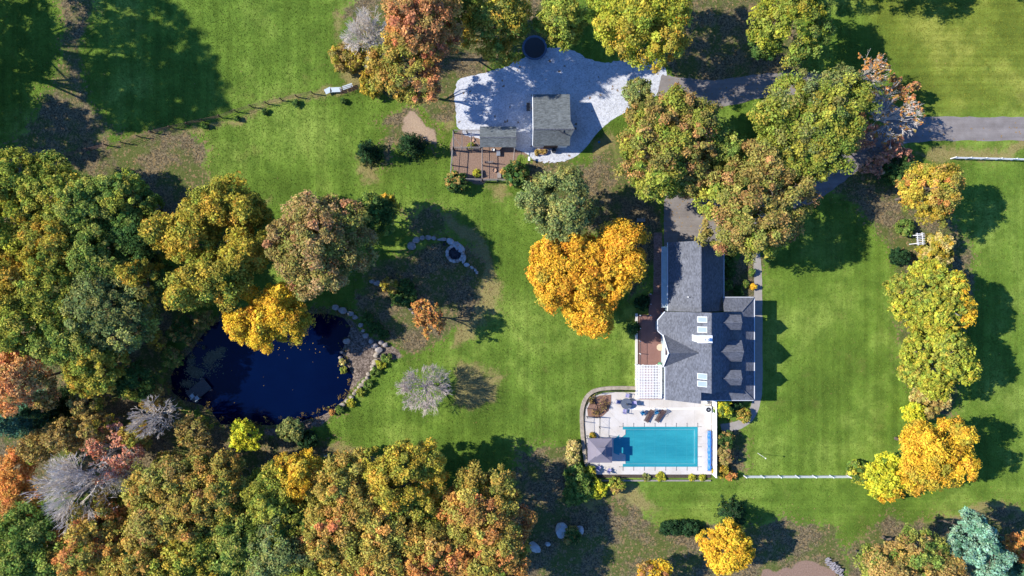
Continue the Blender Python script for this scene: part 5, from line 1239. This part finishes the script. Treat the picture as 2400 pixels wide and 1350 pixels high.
# planter trough and barrel below the barn
PT = thing('planter', P(1270, 356, .4).to_2d().to_3d(), 'oval stone planter of dried flowers below the barn', 'planter'); o = PT.location
m = MB(); n = 20; vs = []
for rr_, z in ((.0, .02), (.85, .0), (1.0, .42), (.9, .42), (.85, .34), (0, .34)):
    vs.append([(o.x + .85 * rr_ * math.cos(6.283 * k / n), o.y + .42 * rr_ * math.sin(6.283 * k / n), z) for k in range(n)])
m.add(sum(vs, []), [(i * n + k, i * n + (k + 1) % n, (i + 1) * n + (k + 1) % n, (i + 1) * n + k) for i in range(5) for k in range(n)]); m.build('trough', M_TERRA, PT)
rg = np.random.default_rng(5); C = np.stack([rg.uniform(-.65, .65, 40), rg.uniform(-.28, .28, 40), rg.uniform(.35, .6, 40)], -1)
V, F, fc = leaf_cloud(rg, C, np.full(40, .16), unit(C + [0, 0, 1]), pick(rg, 'brush', 40), 26, .06); np_mesh('flowers', V, F, M_LEAF, PT, fc)
shrub('grass_clump', 1258, 358, 6, .7, 'brush', 'tuft of dry grass at the left end of the stone planter', cat="plant", leaf=.07)
m = MB(); q = P(1298, 353, .5); m.lathe((q.x, q.y, 0), [(0, .02), (.28, 0), (.34, .4), (.3, .8), (.26, .8), (.26, .7), (0, .7)], 16); tag(m.build('barrel', M_DARK, origin=(q.x, q.y, 0)), 'dark barrel right of the stone planter', 'barrel')
m = MB(); q = P(1404, 333, .2); m.lathe((q.x, q.y, 0), [(.001, 0), (.12, .05), (.17, .17), (.12, .29), (.001, .34)], 14); tag(m.build('ball', M_BLUE, smooth=True, origin=(q.x, q.y, 0)), 'small blue ball lying in the shadow of the barn', 'ball')
# ---------------------------------------------------------------- animal shed and pens
cx0_, cx1_ = P(1125, 0, 2.2).x, P(1210, 0, 2.2).x; cyN, cyS = P(0, 296, 2.3).y, P(0, 345, 2.1).y; cyR = P(0, 322, 2.9).y
CP = thing('animal_shed', ((cx0_ + cx1_) / 2, (cyN + cyS) / 2, 0), 'low grey-shingled shed on the pens left of the barn', 'shed')
r = MB(); r.slab([(cx0_, cyN, 2.2), (cx0_, cyR, 2.85), (cx1_, cyR, 2.85), (cx1_, cyN, 2.2)], .1); r.slab([(cx0_, cyR, 2.85), (cx0_, cyS, 2.1), (cx1_, cyS, 2.1), (cx1_, cyR, 2.85)], .1)
cr = r.build('roof', M_ROOF_BARN, CP); c = MB(); c.tube([(cx0_, cyR, 2.87), (cx1_, cyR, 2.87)], .07, 6); c.build('ridge_cap', M_ROOF, cr)
m = MB(); m.bb(cx0_ + .2, cx1_ - .2, cyS + .8, cyN - .2, 0, 2.05)
for x in (cx0_ + .2, cx1_ - .2): m.poly((x, cyS + .8, 2.05), (x, cyN - .2, 2.05), (x, cyR, 2.72))
m.build('wall', M_WOODBROWN, CP)
m = MB(); m.bb(cx0_ + 1.2, cx0_ + 2.0, cyS + .74, cyS + .81, .05, 1.8); m.build('door', M_WOODGREY, CP)
def pen(name, px, h, label, open_top=False):
    c = [P(x, y, h) for x, y in px]; c0 = Vector((c[0].x, c[0].y, 0)); root = thing(name, c0, label, 'fence')
    net = MB()
    for a, b in zip(c[:-1], c[1:]):
        L = (b - a).length; n = max(1, round(L / 2.0))
        m = MB(); m.tube([a, b], .06, 4); m.build('rail', M_WOODGREY, root)
        m = MB(); m.tube([a * 1.0 - Vector((0, 0, h * .55)), b - Vector((0, 0, h * .55))], .04, 4); m.build('rail', M_WOODGREY, root)
        for i in range(n + 1):
            q = a + (b - a) * (i / n); m = MB(); m.bb(q.x - .07, q.x + .07, q.y - .07, q.y + .07, 0, h + .06); m.build('post', M_WOODGREY, root)
        for z in np.arange(.15, h, .22): net.tube([Vector((a.x, a.y, z)), Vector((b.x, b.y, z))], .006, 3)
        for i in range(1, int(L / .3)): q = a + (b - a) * (i * .3 / L); net.tube([Vector((q.x, q.y, .05)), Vector((q.x, q.y, h))], .005, 3)
    net.build('wire_mesh', M_MESH, root); return root
pen('pen_fence', [(1125, 345), (1062, 345), (1062, 305), (1125, 305)], 2.0, 'wooden netted fence of the small pen left of the shed')
PR = thing('pen_roof_frame', P(1094, 325, 0), 'light timber roof bars over the small pen left of the shed', 'frame')
for x in (1083, 1104): m = MB(); m.tube([P(x, 304, 2.05), P(x, 346, 2.05)], .04, 4); m.build('bar', M_WOODGREY, PR)
for pts in (((1062, 318), (1083, 345)), ((1104, 318), (1124, 343))): m = MB(); m.tube([P(*pts[0], 2.0), P(*pts[1], 2.0)], .035, 4); m.build('brace', M_WOODGREY, PR)
pen('pen_fence', [(1060, 347), (1055, 418), (1130, 420)], 1.8, 'netted fence round the left bare-earth pen below the shed')
pen('pen_fence', [(1130, 346), (1130, 420)], 1.8, 'wooden fence dividing the two bare-earth pens below the shed')
pen('pen_fence', [(1130, 420), (1200, 420), (1206, 347)], 1.8, 'netted fence round the right bare-earth pen below the shed')
GTE = thing('pen_gate', P(1150, 372, 0), 'slatted inner gate standing in the right bare-earth pen', 'gate')
q = P(1136, 378, 1.3); 
for z in (.25, .7, 1.15): m = MB(); m.tube([(q.x, q.y, z), (q.x + 1.2, q.y, z)], .035, 4); m.build('rail', M_WOODGREY, GTE)
for dx in (0, 1.2): m = MB(); m.tube([(q.x + dx, q.y, 0), (q.x + dx, q.y, 1.4)], .05, 5); m.build('post', M_WOODGREY, GTE)
def bowl(px, py, mat, lab, r_=.28):
    q = P(px, py, .15); m = MB(); m.lathe((q.x, q.y, 0), [(0, .02), (r_ * .8, .0), (r_, .22), (r_ * .9, .22), (r_ * .75, .06), (0, .06)], 18); return tag(m.build('feed_bowl', mat, origin=(q.x, q.y, 0)), lab, 'bowl')
bowl(1107, 328, M_TERRA, 'tan feed bowl in the small pen left of the shed', .30); bowl(1159, 399, M_TERRA, 'tan feed bowl in the right bare-earth pen', .34); bowl(1156, 351, M_WHITE, 'white bowl just below the eave of the shed', .22)
for (x, y, mat, lab) in ((1168, 359, M_GALV, 'grey feed tub under the shed eave in the right pen'), (1170, 411, M_WOODGREY, 'grey wooden box at the bottom rail of the right pen')):
    q = P(x, y, .3); m = MB(); m.box((q.x, q.y, .22), (.5, .75, .44)); m.box((q.x, q.y, .46), (.54, .79, .05)); tag(m.build('feed_box', mat, origin=(q.x, q.y, 0)), lab, 'box')
shrub('shrub', 1118, 407, 10, 1.0, 'yelgrn', 'bright green leafy plant inside the left bare-earth pen', leaf=.09)
shrub('shrub', 1104, 341, 8, 1.2, 'olive', 'small bush on the dividing rail of the small pen', leaf=.08)
SGN = thing('gate_post', P(1240, 372, 0), 'white gatepost between the shed and the barn planter', 'post')
m = MB(); q = P(1240, 372, 1); m.bb(q.x - .15, q.x + .15, q.y - .3, q.y + .3, .9, 1.0); m.build('cap', M_WHITE, SGN); m = MB(); m.bb(q.x - .06, q.x + .06, q.y - .06, q.y + .06, 0, .9); m.build('post', M_WHITE, SGN)
# trampoline at the top of the yard
TR = thing('trampoline', P(1253, 112, .8).to_2d().to_3d(), 'dark round trampoline under the olive trees at the top of the gravel yard', 'trampoline'); o = TR.location
m = MB(); m.disc(o, 1.5, .78, .80, 28); m.build('mat', M_BLACK, TR)
m = MB(); n = 28
for k in range(n):
    a, b = 6.283 * k / n, 6.283 * (k + 1) / n
    m.poly(*[(o.x + rr_ * math.cos(t_), o.y + rr_ * math.sin(t_), .83) for rr_, t_ in ((1.5, a), (1.82, a), (1.82, b), (1.5, b))])
m.build('pad', plain("navy_pad", (.07, .10, .15), .6, .2), TR)
for k in range(6): m = MB(); a = k * 1.047; m.tube([(o.x + 1.75 * math.cos(a), o.y + 1.75 * math.sin(a), 0), (o.x + 1.75 * math.cos(a), o.y + 1.75 * math.sin(a), .84)], .035, 5); m.build('leg', M_GALV, TR)
# ---------------------------------------------------------------- field fence
line = [(150, 366), (215, 352), (255, 342), (292, 336), (330, 322), (362, 312), (405, 301), (445, 292), (480, 284), (520, 276), (556, 263), (592, 252), (628, 244), (662, 236), (698, 228), (735, 220)]
FF = thing('wire_fence', P(150, 366, 0), 'post and wire fence between the upper field and the lower lawn', 'fence')
wr = MB(); rr = random.Random(9); pts = [P(x, y, 0) for x, y in line]
for i, p in enumerate(pts):
    m = MB(); m.tube([p, p + Vector((rr.uniform(-.05, .05), rr.uniform(-.05, .05), 1.45))], .085, 6); m.build('post', M_WOODBROWN, FF)
    if i:
        for z in (.4, .85, 1.3): wr.tube([pts[i - 1] + Vector((0, 0, z)), p + Vector((0, 0, z))], .028, 3)
wr.build('wire', M_WOODBROWN, FF)
for x, y, r_, lab in ((481, 296, 12, 'small dark bush on the wire fence, leftmost of four'), (556, 279, 9, 'small dark bush on the wire fence, second from the left'), (620, 262, 11, 'small low bush on the wire fence, third from the left'), (694, 243, 13, 'largest small bush on the wire fence, nearest the pale panels'), (806, 237, 11, 'small dark bush below the rusty barred gate')):
    shrub('fence_bush', x, y, r_ * .62, .8, 'dkgreen', lab, leaf=.08)
for (pa, pb, wd, lab) in (((762, 216), (776, 209), .75, 'short pale panel at the left end of the leaning panels by the field'), ((774, 211), (800, 210), .7, 'middle pale green panel lying by the field corner'), ((803, 207), (826, 199), .55, 'right pale panel lying by the field corner')):
    a, b = P(*pa, .5), P(*pb, .5); d = (b - a); ang = math.atan2(d.y, d.x); c_ = (a + b) / 2
    t = thing('leaning_panel', (c_.x, c_.y, 0), lab, 'panel'); m = MB(); m.box((c_.x, c_.y, .55), (d.length, wd, .05), ang); m.build('sheet', M_SIDING, t)
    for s in (-.4, .4): m = MB(); q = c_ + d * s; m.bb(q.x - .03, q.x + .03, q.y - .03, q.y + .03, 0, .54); m.build('leg', M_WOODGREY, t)
BG = thing('barred_gate', P(815, 210, 0), 'rusty barred gate lying open at the end of the field fence', 'gate'); M_RUST = plain("rust", (.14, .07, .045), .9, .3, 8)
a, b = P(800, 220, .6), P(852, 205, .6); nrm = Vector((-(b - a).y, (b - a).x, 0)).normalized()
for k in range(5): m = MB(); m.tube([a + nrm * (.22 * k), b + nrm * (.22 * k)], .03, 5); m.build('bar', M_RUST, BG)
for f in (0, .5, 1): m = MB(); q = a + (b - a) * f; m.tube([q, q + nrm * .9], .03, 5); m.tube([Vector((q.x, q.y, 0)), q], .03, 5); m.build('upright', M_RUST, BG)
# ---------------------------------------------------------------- white rail fences, flag pole, arbour
def rail_fence(pxs, h, label, n):
    pts = [P(x, y, 0) for x, y in pxs]; root = thing('rail_fence', pts[0], label, 'fence')
    a, b = pts
    for i in range(n + 1):
        q = a + (b - a) * (i / n); m = MB(); m.bb(q.x - .065, q.x + .065, q.y - .065, q.y + .065, 0, h + .08); m.lathe((q.x, q.y, h + .08), [(.09, 0), (.09, .03), (0, .1)], 4); m.build('post', M_VINYL, root)
    for z in (.35, .75, h - .05):
        m = MB(); d = b - a; m.box(((a.x + b.x) / 2, (a.y + b.y) / 2, z), (d.length, .05, .15), math.atan2(d.y, d.x)); m.build('rail', M_VINYL, root)
    return root
rail_fence([(1743, 1114), (1985, 1114)], 1.25, 'white rail fence along the bottom of the right lawn', 6)
rail_fence([(2228, 372), (2440, 377)], 1.25, 'white rail fence at the right edge below the driveway', 6)
FP = thing('lawn_pole', P(1776, 1062, 0), 'slender white pole with a long shadow standing on the right lawn', 'pole'); o = FP.location  # plain flag pole, carries no lamp
m = MB(); m.lathe(o, [(.035, 0), (.025, 1.5), (.02, 3.0)], 8); m.build('pole', M_WHITE, FP); m = MB(); m.lathe(o + Vector((0, 0, 3.0)), [(.0, 0), (.09, .04), (.1, .1), (.07, .18), (0, .2)], 10); m.build('finial', M_WHITE, FP)
def arbour(px, py, rz, label, h=2.1, wd=1.2, dp=.7):
    q = P(px, py, h); q.z = 0; t = thing('arbour', (0, 0, 0), label, 'arbour')
    for x in (-wd / 2, wd / 2):
        for y in (-dp / 2, dp / 2): m = MB(); m.bb(x - .05, x + .05, y - .05, y + .05, 0, h); m.build('post', M_VINYL, t)
        m = MB(); [m.bb(x - .02, x + .02, -dp / 2, dp / 2, z - .02, z + .02) for z in np.arange(.4, h, .3)]; m.build('lattice', M_VINYL, t)
    for k in range(7): m = MB(); x = -wd / 2 - .15 + k * (wd + .3) / 6; m.bb(x - .03, x + .03, -dp / 2 - .25, dp / 2 + .25, h + .1, h + .2); m.build('slat', M_VINYL, t)
    for y in (-dp / 2, dp / 2): m = MB(); m.bb(-wd / 2 - .3, wd / 2 + .3, y - .03, y + .03, h, h + .1); m.build('beam', M_VINYL, t)
    t.location = q; t.rotation_euler = (0, 0, rz); return t
arbour(2156, 560, R(95), 'white garden arbour between the orange-tipped tree and the golden-olive tree')
arbour(2160, 966, R(70), 'white garden arbour half hidden above the broad golden-orange tree', wd=1.2, dp=.6)
# bench near the garage, tank
BE = thing('garden_bench', P(1503, 516, .5).to_2d().to_3d(), 'pale wooden bench in the shade above the huge golden tree', 'bench'); o = BE.location
m = MB(); [m.bb(o.x - .6, o.x + .6, o.y - .2 + .11 * k, o.y - .11 + .11 * k, .42, .46) for k in range(4)]; m.build('seat', M_STONE_TAN, BE)
m = MB(); [m.bb(o.x - .6, o.x + .6, o.y + .26, o.y + .30, .55 + .12 * k, .64 + .12 * k) for k in range(3)]; m.build('backrest', M_STONE_TAN, BE)
for x in (-.52, .52): m = MB(); m.bb(o.x + x - .04, o.x + x + .04, o.y - .2, o.y + .3, 0, .42); m.build('leg', M_WOODGREY, BE)
# ---------------------------------------------------------------- stones
def stone_mesh(rng, sx, sy, sz, sub=2, rough=.16):
    import bmesh
    bm = bmesh.new(); bmesh.ops.create_icosphere(bm, subdivisions=sub, radius=1.0); k = rng.normal(size=(7, 3)) * 1.9; ph = rng.uniform(0, 6.28, 7)
    pl = unit(rng.normal(size=(7, 3))); pdist = rng.uniform(.62, .9, 7)
    for v in bm.verts:
        c = np.array(v.co)
        for n_, d_ in zip(pl, pdist):
            e = c @ n_ - d_
            if e > 0: c = c - n_ * e * .85
        c = c * (1 + rough * sum(math.sin(k[i] @ c + ph[i]) for i in range(7)) / 7)
        v.co = (c[0] * sx, c[1] * sy, (c[2] * .8 + .45) * sz)
    me = bpy.data.meshes.new('boulder'); bm.to_mesh(me); bm.free(); return me
seedc[0] += 1000
def boulder(px, py, lx, ly, h, label, mat=None, group=None, rz=None, name='boulder'):
    seedc[0] += 1; rng = np.random.default_rng(seedc[0]); q = P(px, py, h * .5); me = stone_mesh(rng, lx / SC / 2 * 1.1, ly / SC / 2 * 1.1, h * .9)
    o = mesh_obj(name, me, mat or M_STONE); o.location = (q.x, q.y, 0.0); o.rotation_euler = (0, 0, rng.uniform(-.3, .3) if rz is None else rz); return tag(o, label, 'boulder', group)
L1 = 'fieldstone in the curved row that leads to the fire pit'
boulder(965, 576, 20, 19, .6, 'large squarish boulder at the left end of the row by the fire pit')
for (x, y, a, b, rz) in ((975, 563, 17, 14, .6), (989, 557, 13, 12, .2), (1004, 556, 16, 11, -.3), (1017, 558, 12, 10, .1), (1036, 561, 22, 9, .0)): boulder(x, y, a, b, .5, L1, group='stones in the row by the fire pit', rz=rz)
L2 = 'pale slab stone set around the upper right of the fire pit'
for (x, y, a, b, rz) in ((1056, 566, 20, 14, -.5), (1067, 573, 17, 14, -.9), (1078, 581, 28, 19, -1.0), (1087, 607, 22, 11, 1.45), (1094, 621, 16, 9, -.2), (1106, 627, 10, 7, -.5), (1114, 633, 8, 6, -.9), (1118, 639, 8, 7, 1.0)): boulder(x, y, a, b, .5, L2, mat=M_STONE_PALE, group='slabs round the fire pit', rz=rz)
FPIT = thing('fire_pit', P(1067, 594, 0), 'round stone fire pit full of ash and charred sticks', 'fire pit'); o = FPIT.location; rg = np.random.default_rng(77)
for k in range(15):
    a = 6.283 * k / 15; me = stone_mesh(rg, .36, .30, .46); s = mesh_obj('stone', me, M_STONE_PALE if k % 3 else M_STONE, FPIT); s.location = (1.15 * math.cos(a), 1.15 * math.sin(a), 0); s.rotation_euler = (0, 0, a + 1.57)
m = MB(); m.disc(o, 1.05, .02, .12, 20); m.build('ash_bed', M_ASH, FPIT)
m = MB(); rr = random.Random(8)
for k in range(16): a = rr.uniform(0, 6.28); q = o + Vector((rr.uniform(-.4, .4), rr.uniform(-.4, .4), .16 + .02 * k)); d = Vector((math.cos(a), math.sin(a), rr.uniform(-.1, .15))) * rr.uniform(.3, .6); m.tube([q - d, q + d], .035, 5)
m.build('charred_sticks', M_DARK, FPIT)
bl = P(1041, 573, .3); m = MB(); m.lathe((bl.x, bl.y, 0), [(.0, .02), (.2, 0), (.24, .4), (.2, .42), (.18, .1), (0, .08)], 14); tag(m.build('bucket', M_BLACK, origin=(bl.x, bl.y, 0)), 'small black bucket between the stone row and the fire pit', 'bucket')
L3 = 'rounded boulder in the row along the right bank of the pond'
rr = random.Random(12)
for (x, y, a) in ((786, 721, 17), (803, 727, 20), (821, 735, 16), (832, 744, 14), (845, 762, 12), (851, 775, 10), (858, 787, 15), (869, 800, 14), (878, 811, 17), (893, 803, 13), (888, 820, 18), (903, 808, 14), (812, 800, 17), (798, 838, 10), (800, 826, 8)):
    boulder(x, y, a, a * .8, .55, L3, group='boulders along the right bank of the pond')
L4 = 'tan stone in the low border wall below the pond boulders'
for i in range(16):
    f = i / 15; x = 884 - 20 * f - 60 * f * f + rr.uniform(-3, 3); y = 828 + 120 * f + rr.uniform(-2, 2); boulder(x, y, 13 + rr.uniform(-3, 3), 9, .35, L4, mat=M_STONE_TAN, group='stones of the low border wall by the pond')
L5 = 'grey stone in the straight border between the oak and the small orange tree'
for (x, y, a) in ((872, 660, 14), (884, 664, 16), (897, 668, 12), (926, 690, 11), (934, 697, 13), (943, 705, 11), (953, 713, 13), (962, 723, 11), (968, 733, 9)): boulder(x, y, a, a * .7, .4, L5, group='stones of the border by the small orange tree')
boulder(1315, 1243, 32, 38, 1.3, 'biggest pale rounded boulder left of the dark bush at the bottom', mat=M_STONE_PALE)
boulder(1358, 1243, 19, 26, .7, 'flat pale slab right of the dark bush at the bottom', mat=M_STONE_PALE)
boulder(1222, 1266, 22, 22, .8, 'grey boulder at the lower wood margin, leftmost of three', mat=M_STONE_PALE)
boulder(1254, 1283, 30, 22, .8, 'long grey boulder at the lower wood margin, middle of three', mat=M_STONE_PALE, rz=-.6)
boulder(1284, 1275, 14, 11, .5, 'small grey boulder at the lower wood margin, rightmost of three', mat=M_STONE_PALE)
# plants on the bank
for (x, y, r_, pal, lab) in ((905, 838, 13, 'green', 'leafy green plant at the top of the tan border wall by the pond'), (893, 856, 11, 'yelgrn', 'yellow-green plant beside the tan border wall'), (880, 872, 12, 'green', 'green plant halfway down the tan border wall'), (862, 900, 11, 'green', 'green plant in the lower part of the tan border wall'),
      (845, 922, 10, 'olive', 'olive plant near the lower end of the tan border wall'), (822, 944, 11, 'yelgrn', 'yellow-green plant at the lower end of the tan border wall'), (795, 960, 10, 'green', 'dark green clump at the bottom end of the pond bank'), (778, 966, 7, 'orange', 'small orange plant at the bottom end of the pond bank'),
      (880, 768, 16, 'dkgreen', 'shaded green bush on the bank above the boulder row'), (862, 745, 14, 'dkgreen', 'shaded grey-green bush under the oak on the pond bank'), (898, 782, 13, 'dkgreen', 'dark leafy clump right of the boulder row'), (806, 868, 8, 'olive', 'reedy tuft on the inner shore of the pond'), (802, 848, 7, 'tan', 'dry reed tuft on the inner shore of the pond')):
    shrub('bank_plant', x, y, r_, .8, pal, lab, cat="plant", leaf=.09)
# dock with two chairs, duckweed
DKK = thing('dock', P(466, 915, 0), 'small grey wooden dock on the lower left shore of the pond', 'dock'); o = DKK.location
m = MB(); [m.box((o.x + .0 + (.17 * k - 1.6) * math.cos(.7), o.y + (.17 * k - 1.6) * math.sin(.7), .12), (.15, 1.9, .05), .7) for k in range(20)]; m.build('planks', plain('shaded_wood', (.09, .085, .08), .8, .3, 6, .3), DKK)  # plank colour darkened to stand in for shade on the dock
for sx, sy in ((-1, -1), (1, -1), (1, 1), (-1, 1)): m = MB(); x, y = 1.4 * sx, 1.1 * sy; q = Vector((o.x + x * math.cos(.7) - y * math.sin(.7), o.y + x * math.sin(.7) + y * math.cos(.7), 0)); m.tube([q + Vector((0, 0, -1.2)), q + Vector((0, 0, .3))], .07, 6); m.build('pile', M_WOODGREY, DKK)
ch = arm_chair('dock_chair', 'pale chair on the dock, the left one of two', M_SIDING, M_SIDING, at(451, 928, .15), R(40)); copy_tree(ch, at(462, 933, .15), R(40), label='pale chair on the dock, the right one of two')
rg = np.random.default_rng(31); pts = []
for (x, y, sx, sy, n) in ((505, 832, 14, 8, 900), (490, 842, 10, 6, 500), (450, 868, 12, 8, 500), (462, 876, 14, 10, 400), (490, 855, 22, 22, 260), (447, 845, 10, 14, 200), (440, 900, 14, 8, 300), (520, 820, 8, 5, 300)):
    for k in range(n): pts.append(P(x + rg.normal() * sx * .55, y + rg.normal() * sy * .55 - (0 if True else 0), -.3)[:2])
pts = np.array(pts); n = len(pts); a = rg.uniform(0, 6.28, n); s = rg.uniform(.04, .12, n); C = np.concatenate([pts, np.full((n, 1), -.305) + rg.uniform(0, .004, (n, 1))], 1)
V = np.stack([C + np.stack([s * np.cos(a + q), s * np.sin(a + q), 0 * s], -1) for q in (0, 1.26, 2.51, 3.77, 5.03)], 1).reshape(-1, 3); F = np.arange(n * 5).reshape(n, 5)
o = np_mesh('duckweed', V, F, M_LEAF, None, np.repeat([[.13, .13, .085]], n, 0) * np.exp(rg.normal(size=(n, 1)) * .25)); tag(o, kind='stuff')
# leaves afloat under the golden tree, reeds along the shore
pp = px2w([(470, 880), (520, 780), (600, 780), (760, 770), (800, 840), (760, 930), (600, 960), (500, 940)]); n = 34
pts = np.array([(pp[rg.integers(0, 8)] * .5 + pp[rg.integers(0, 8)] * .5) + rg.normal(size=2) * 1.2 for _ in range(n)]); pts[:22] = np.array([P(690 + rg.normal() * 50, 815 + rg.normal() * 14, -.3)[:2] for _ in range(22)])
a = rg.uniform(0, 6.28, n); s = rg.uniform(.05, .11, n); C = np.concatenate([pts, np.full((n, 1), -.30)], 1); t1 = np.stack([s * np.cos(a), s * np.sin(a), 0 * s], -1); t2 = np.stack([-s * .6 * np.sin(a), s * .6 * np.cos(a), 0 * s], -1)
tag(np_mesh('floating_leaves', np.stack([C + t1, C + t2, C - t1, C - t2], 1).reshape(-1, 3), np.arange(n * 4).reshape(n, 4), M_LEAF, None, np.repeat([[.34, .22, .05]], n, 0) * np.exp(rg.normal(size=(n, 1)) * .3)), kind='stuff')
pw = px2w(POND); C = []
for i in range(len(pw)):
    a_, b_ = pw[i], pw[(i + 1) % len(pw)]; L = np.hypot(*(b_ - a_))
    for k in range(int(L / .3)):
        if rg.random() < .62: C.append([*(a_ + (b_ - a_) * rg.random() + rg.normal(size=2) * .42), .08])
C = np.array(C); V, F, fc = leaf_cloud(rg, C, np.full(len(C), .34), np.tile([0, 0, 1.], (len(C), 1)), pick(rg, 'brush', len(C)) * .55, 14, .11, flat=.8, narrow=.3); V[:, 2] = np.maximum(V[:, 2], -.28)
tag(np_mesh('shore_reeds', V, F, M_LEAF, None, fc), kind='stuff')
# firewood pile
WP = thing('firewood_pile', P(1950, 1320, 0), 'heap of grey split firewood at the bottom edge beside the bare earth', 'firewood'); o = WP.location; rr = random.Random(6)
m = MB()
for k in range(70):
    f = rr.random(); q = Vector((o.x - .9 + 2.3 * f, o.y + .5 - 1.9 * f + rr.uniform(-.5, .5), rr.uniform(.08, .75) * (1 - abs(f - .5)))); a = rr.uniform(-.6, .6) + .4; d = Vector((math.cos(a), math.sin(a), rr.uniform(-.15, .15))) * .26; m.tube([q - d, q + d], rr.uniform(.05, .1), 5)
m.build('logs', plain("split_log", (.28, .26, .27), .9, .3, 8, .4), WP)
# a mossy log lying at the edge of the lawn
lg_ = MB(); a, b = P(760, 1070, .2), P(772, 1066, .2); lg_.tube([a, b], [.16, .13], 8); tag(lg_.build('log', M_WOODGREY, origin=(a.x, a.y, 0)), 'short grey log where the lower lawn meets the wood', 'log')

# ---------------------------------------------------------------- fallen leaves and grass tufts (uncountable)
def scatter(n, seed, accept):
    r = np.random.default_rng(seed); x = r.uniform(-79, 79, n); y = r.uniform(-46, 46, n)
    ix = np.clip(((x + 80) / .4).round().astype(int) + 5, 0, len(xs) - 1); iy = np.clip(((y + 47) / .4).round().astype(int) + 5, 0, len(ys) - 1)
    keep = accept(ix, iy, r); return x[keep], y[keep], r
bad = np.zeros(GX.shape, bool)
for o in list(sc.objects):
    if o.get('kind') == 'structure' and o.name not in ('ground', 'pond_water') and o.type == 'MESH':
        for p in o.data.polygons:
            vs = [o.data.vertices[i].co for i in p.vertices]
            xa, xb, ya, yb = min(v.x for v in vs), max(v.x for v in vs), min(v.y for v in vs), max(v.y for v in vs)
            i0, i1 = np.searchsorted(xs, [xa - .2, xb + .2]); j0, j1 = np.searchsorted(ys, [ya - .2, yb + .2])
            if i1 > i0 and j1 > j0:
                d = sdist(np.array([(v.x, v.y) for v in vs]), GX[j0:j1, i0:i1], GY[j0:j1, i0:i1]); bad[j0:j1, i0:i1] |= d < .15
bad |= pd < .3
for (xa, xb, ya, yb) in ((21.3, 34.2, -16, 6.7), (18.0, 22.3, -16.5, 0), (2.9, 8.4, 20, 27.8), (10, 30, -28.8, -15)): bad |= (GX > xa) & (GX < xb) & (GY > ya) & (GY < yb)
x, y, r = scatter(80000, 41, lambda i, j, r: (~bad[j, i]) & (r.random(len(i)) < np.clip(litter[j, i] + .012, 0, 1) * .75) & (soil[j, i] < .5))
n = len(x); a = r.uniform(0, 6.28, n); s = r.uniform(.04, .095, n); C = np.stack([x, y, r.uniform(.02, .06, n)], -1)
t1 = np.stack([s * np.cos(a), s * np.sin(a), s * r.uniform(-.4, .4, n)], -1); t2 = np.stack([-s * .7 * np.sin(a), s * .7 * np.cos(a), s * r.uniform(-.4, .4, n)], -1)
V = np.stack([C + t1, C + t2, C - t1, C - t2], 1).reshape(-1, 3); base = np.array([lin(c) for c in ((140, 114, 80), (156, 126, 86), (116, 92, 66), (172, 142, 88), (96, 76, 58))])[r.integers(0, 5, n)]
tag(np_mesh('fallen_leaves', V, np.arange(n * 4).reshape(n, 4), M_LEAF, None, base * np.exp(r.normal(size=(n, 1)) * .2)), kind='stuff')
x, y, r = scatter(520000, 42, lambda i, j, r: (~bad[j, i]) & (litter[j, i] < .4) & (soil[j, i] < .4) & (bank[j, i] < .4))
n = len(x); a = r.uniform(0, 6.28, n); s = r.uniform(.05, .11, n); h_ = r.uniform(.03, .085, n); C = np.stack([x, y, np.full(n, .0)], -1); hx = np.stack([s * np.cos(a), s * np.sin(a), 0 * s], -1); tp = np.stack([r.normal(size=n) * .05, r.normal(size=n) * .05, h_], -1)
V = np.stack([C + hx, C - hx, C + tp], 1).reshape(-1, 3)
ii = np.clip(((x + 80) / .4).round().astype(int) + 5, 0, len(xs) - 1); jj = np.clip(((y + 47) / .4).round().astype(int) + 5, 0, len(ys) - 1)
dm = np.clip(dry[jj, ii] + r.normal(size=n) * .15, 0, 1)[:, None]; lm_ = lighter[jj, ii][:, None]
gcol = np.array([.126, .198, .027]) * np.exp(r.normal(size=(n, 1)) * .16); gcol = gcol * (1 + lm_ * np.array([.5, .05, 0])); gcol = gcol * (1 - dm) + np.array([.27, .20, .085]) * dm
tag(np_mesh('grass', V, np.arange(n * 3).reshape(n, 3), M_LEAF, None, gcol), kind='stuff')
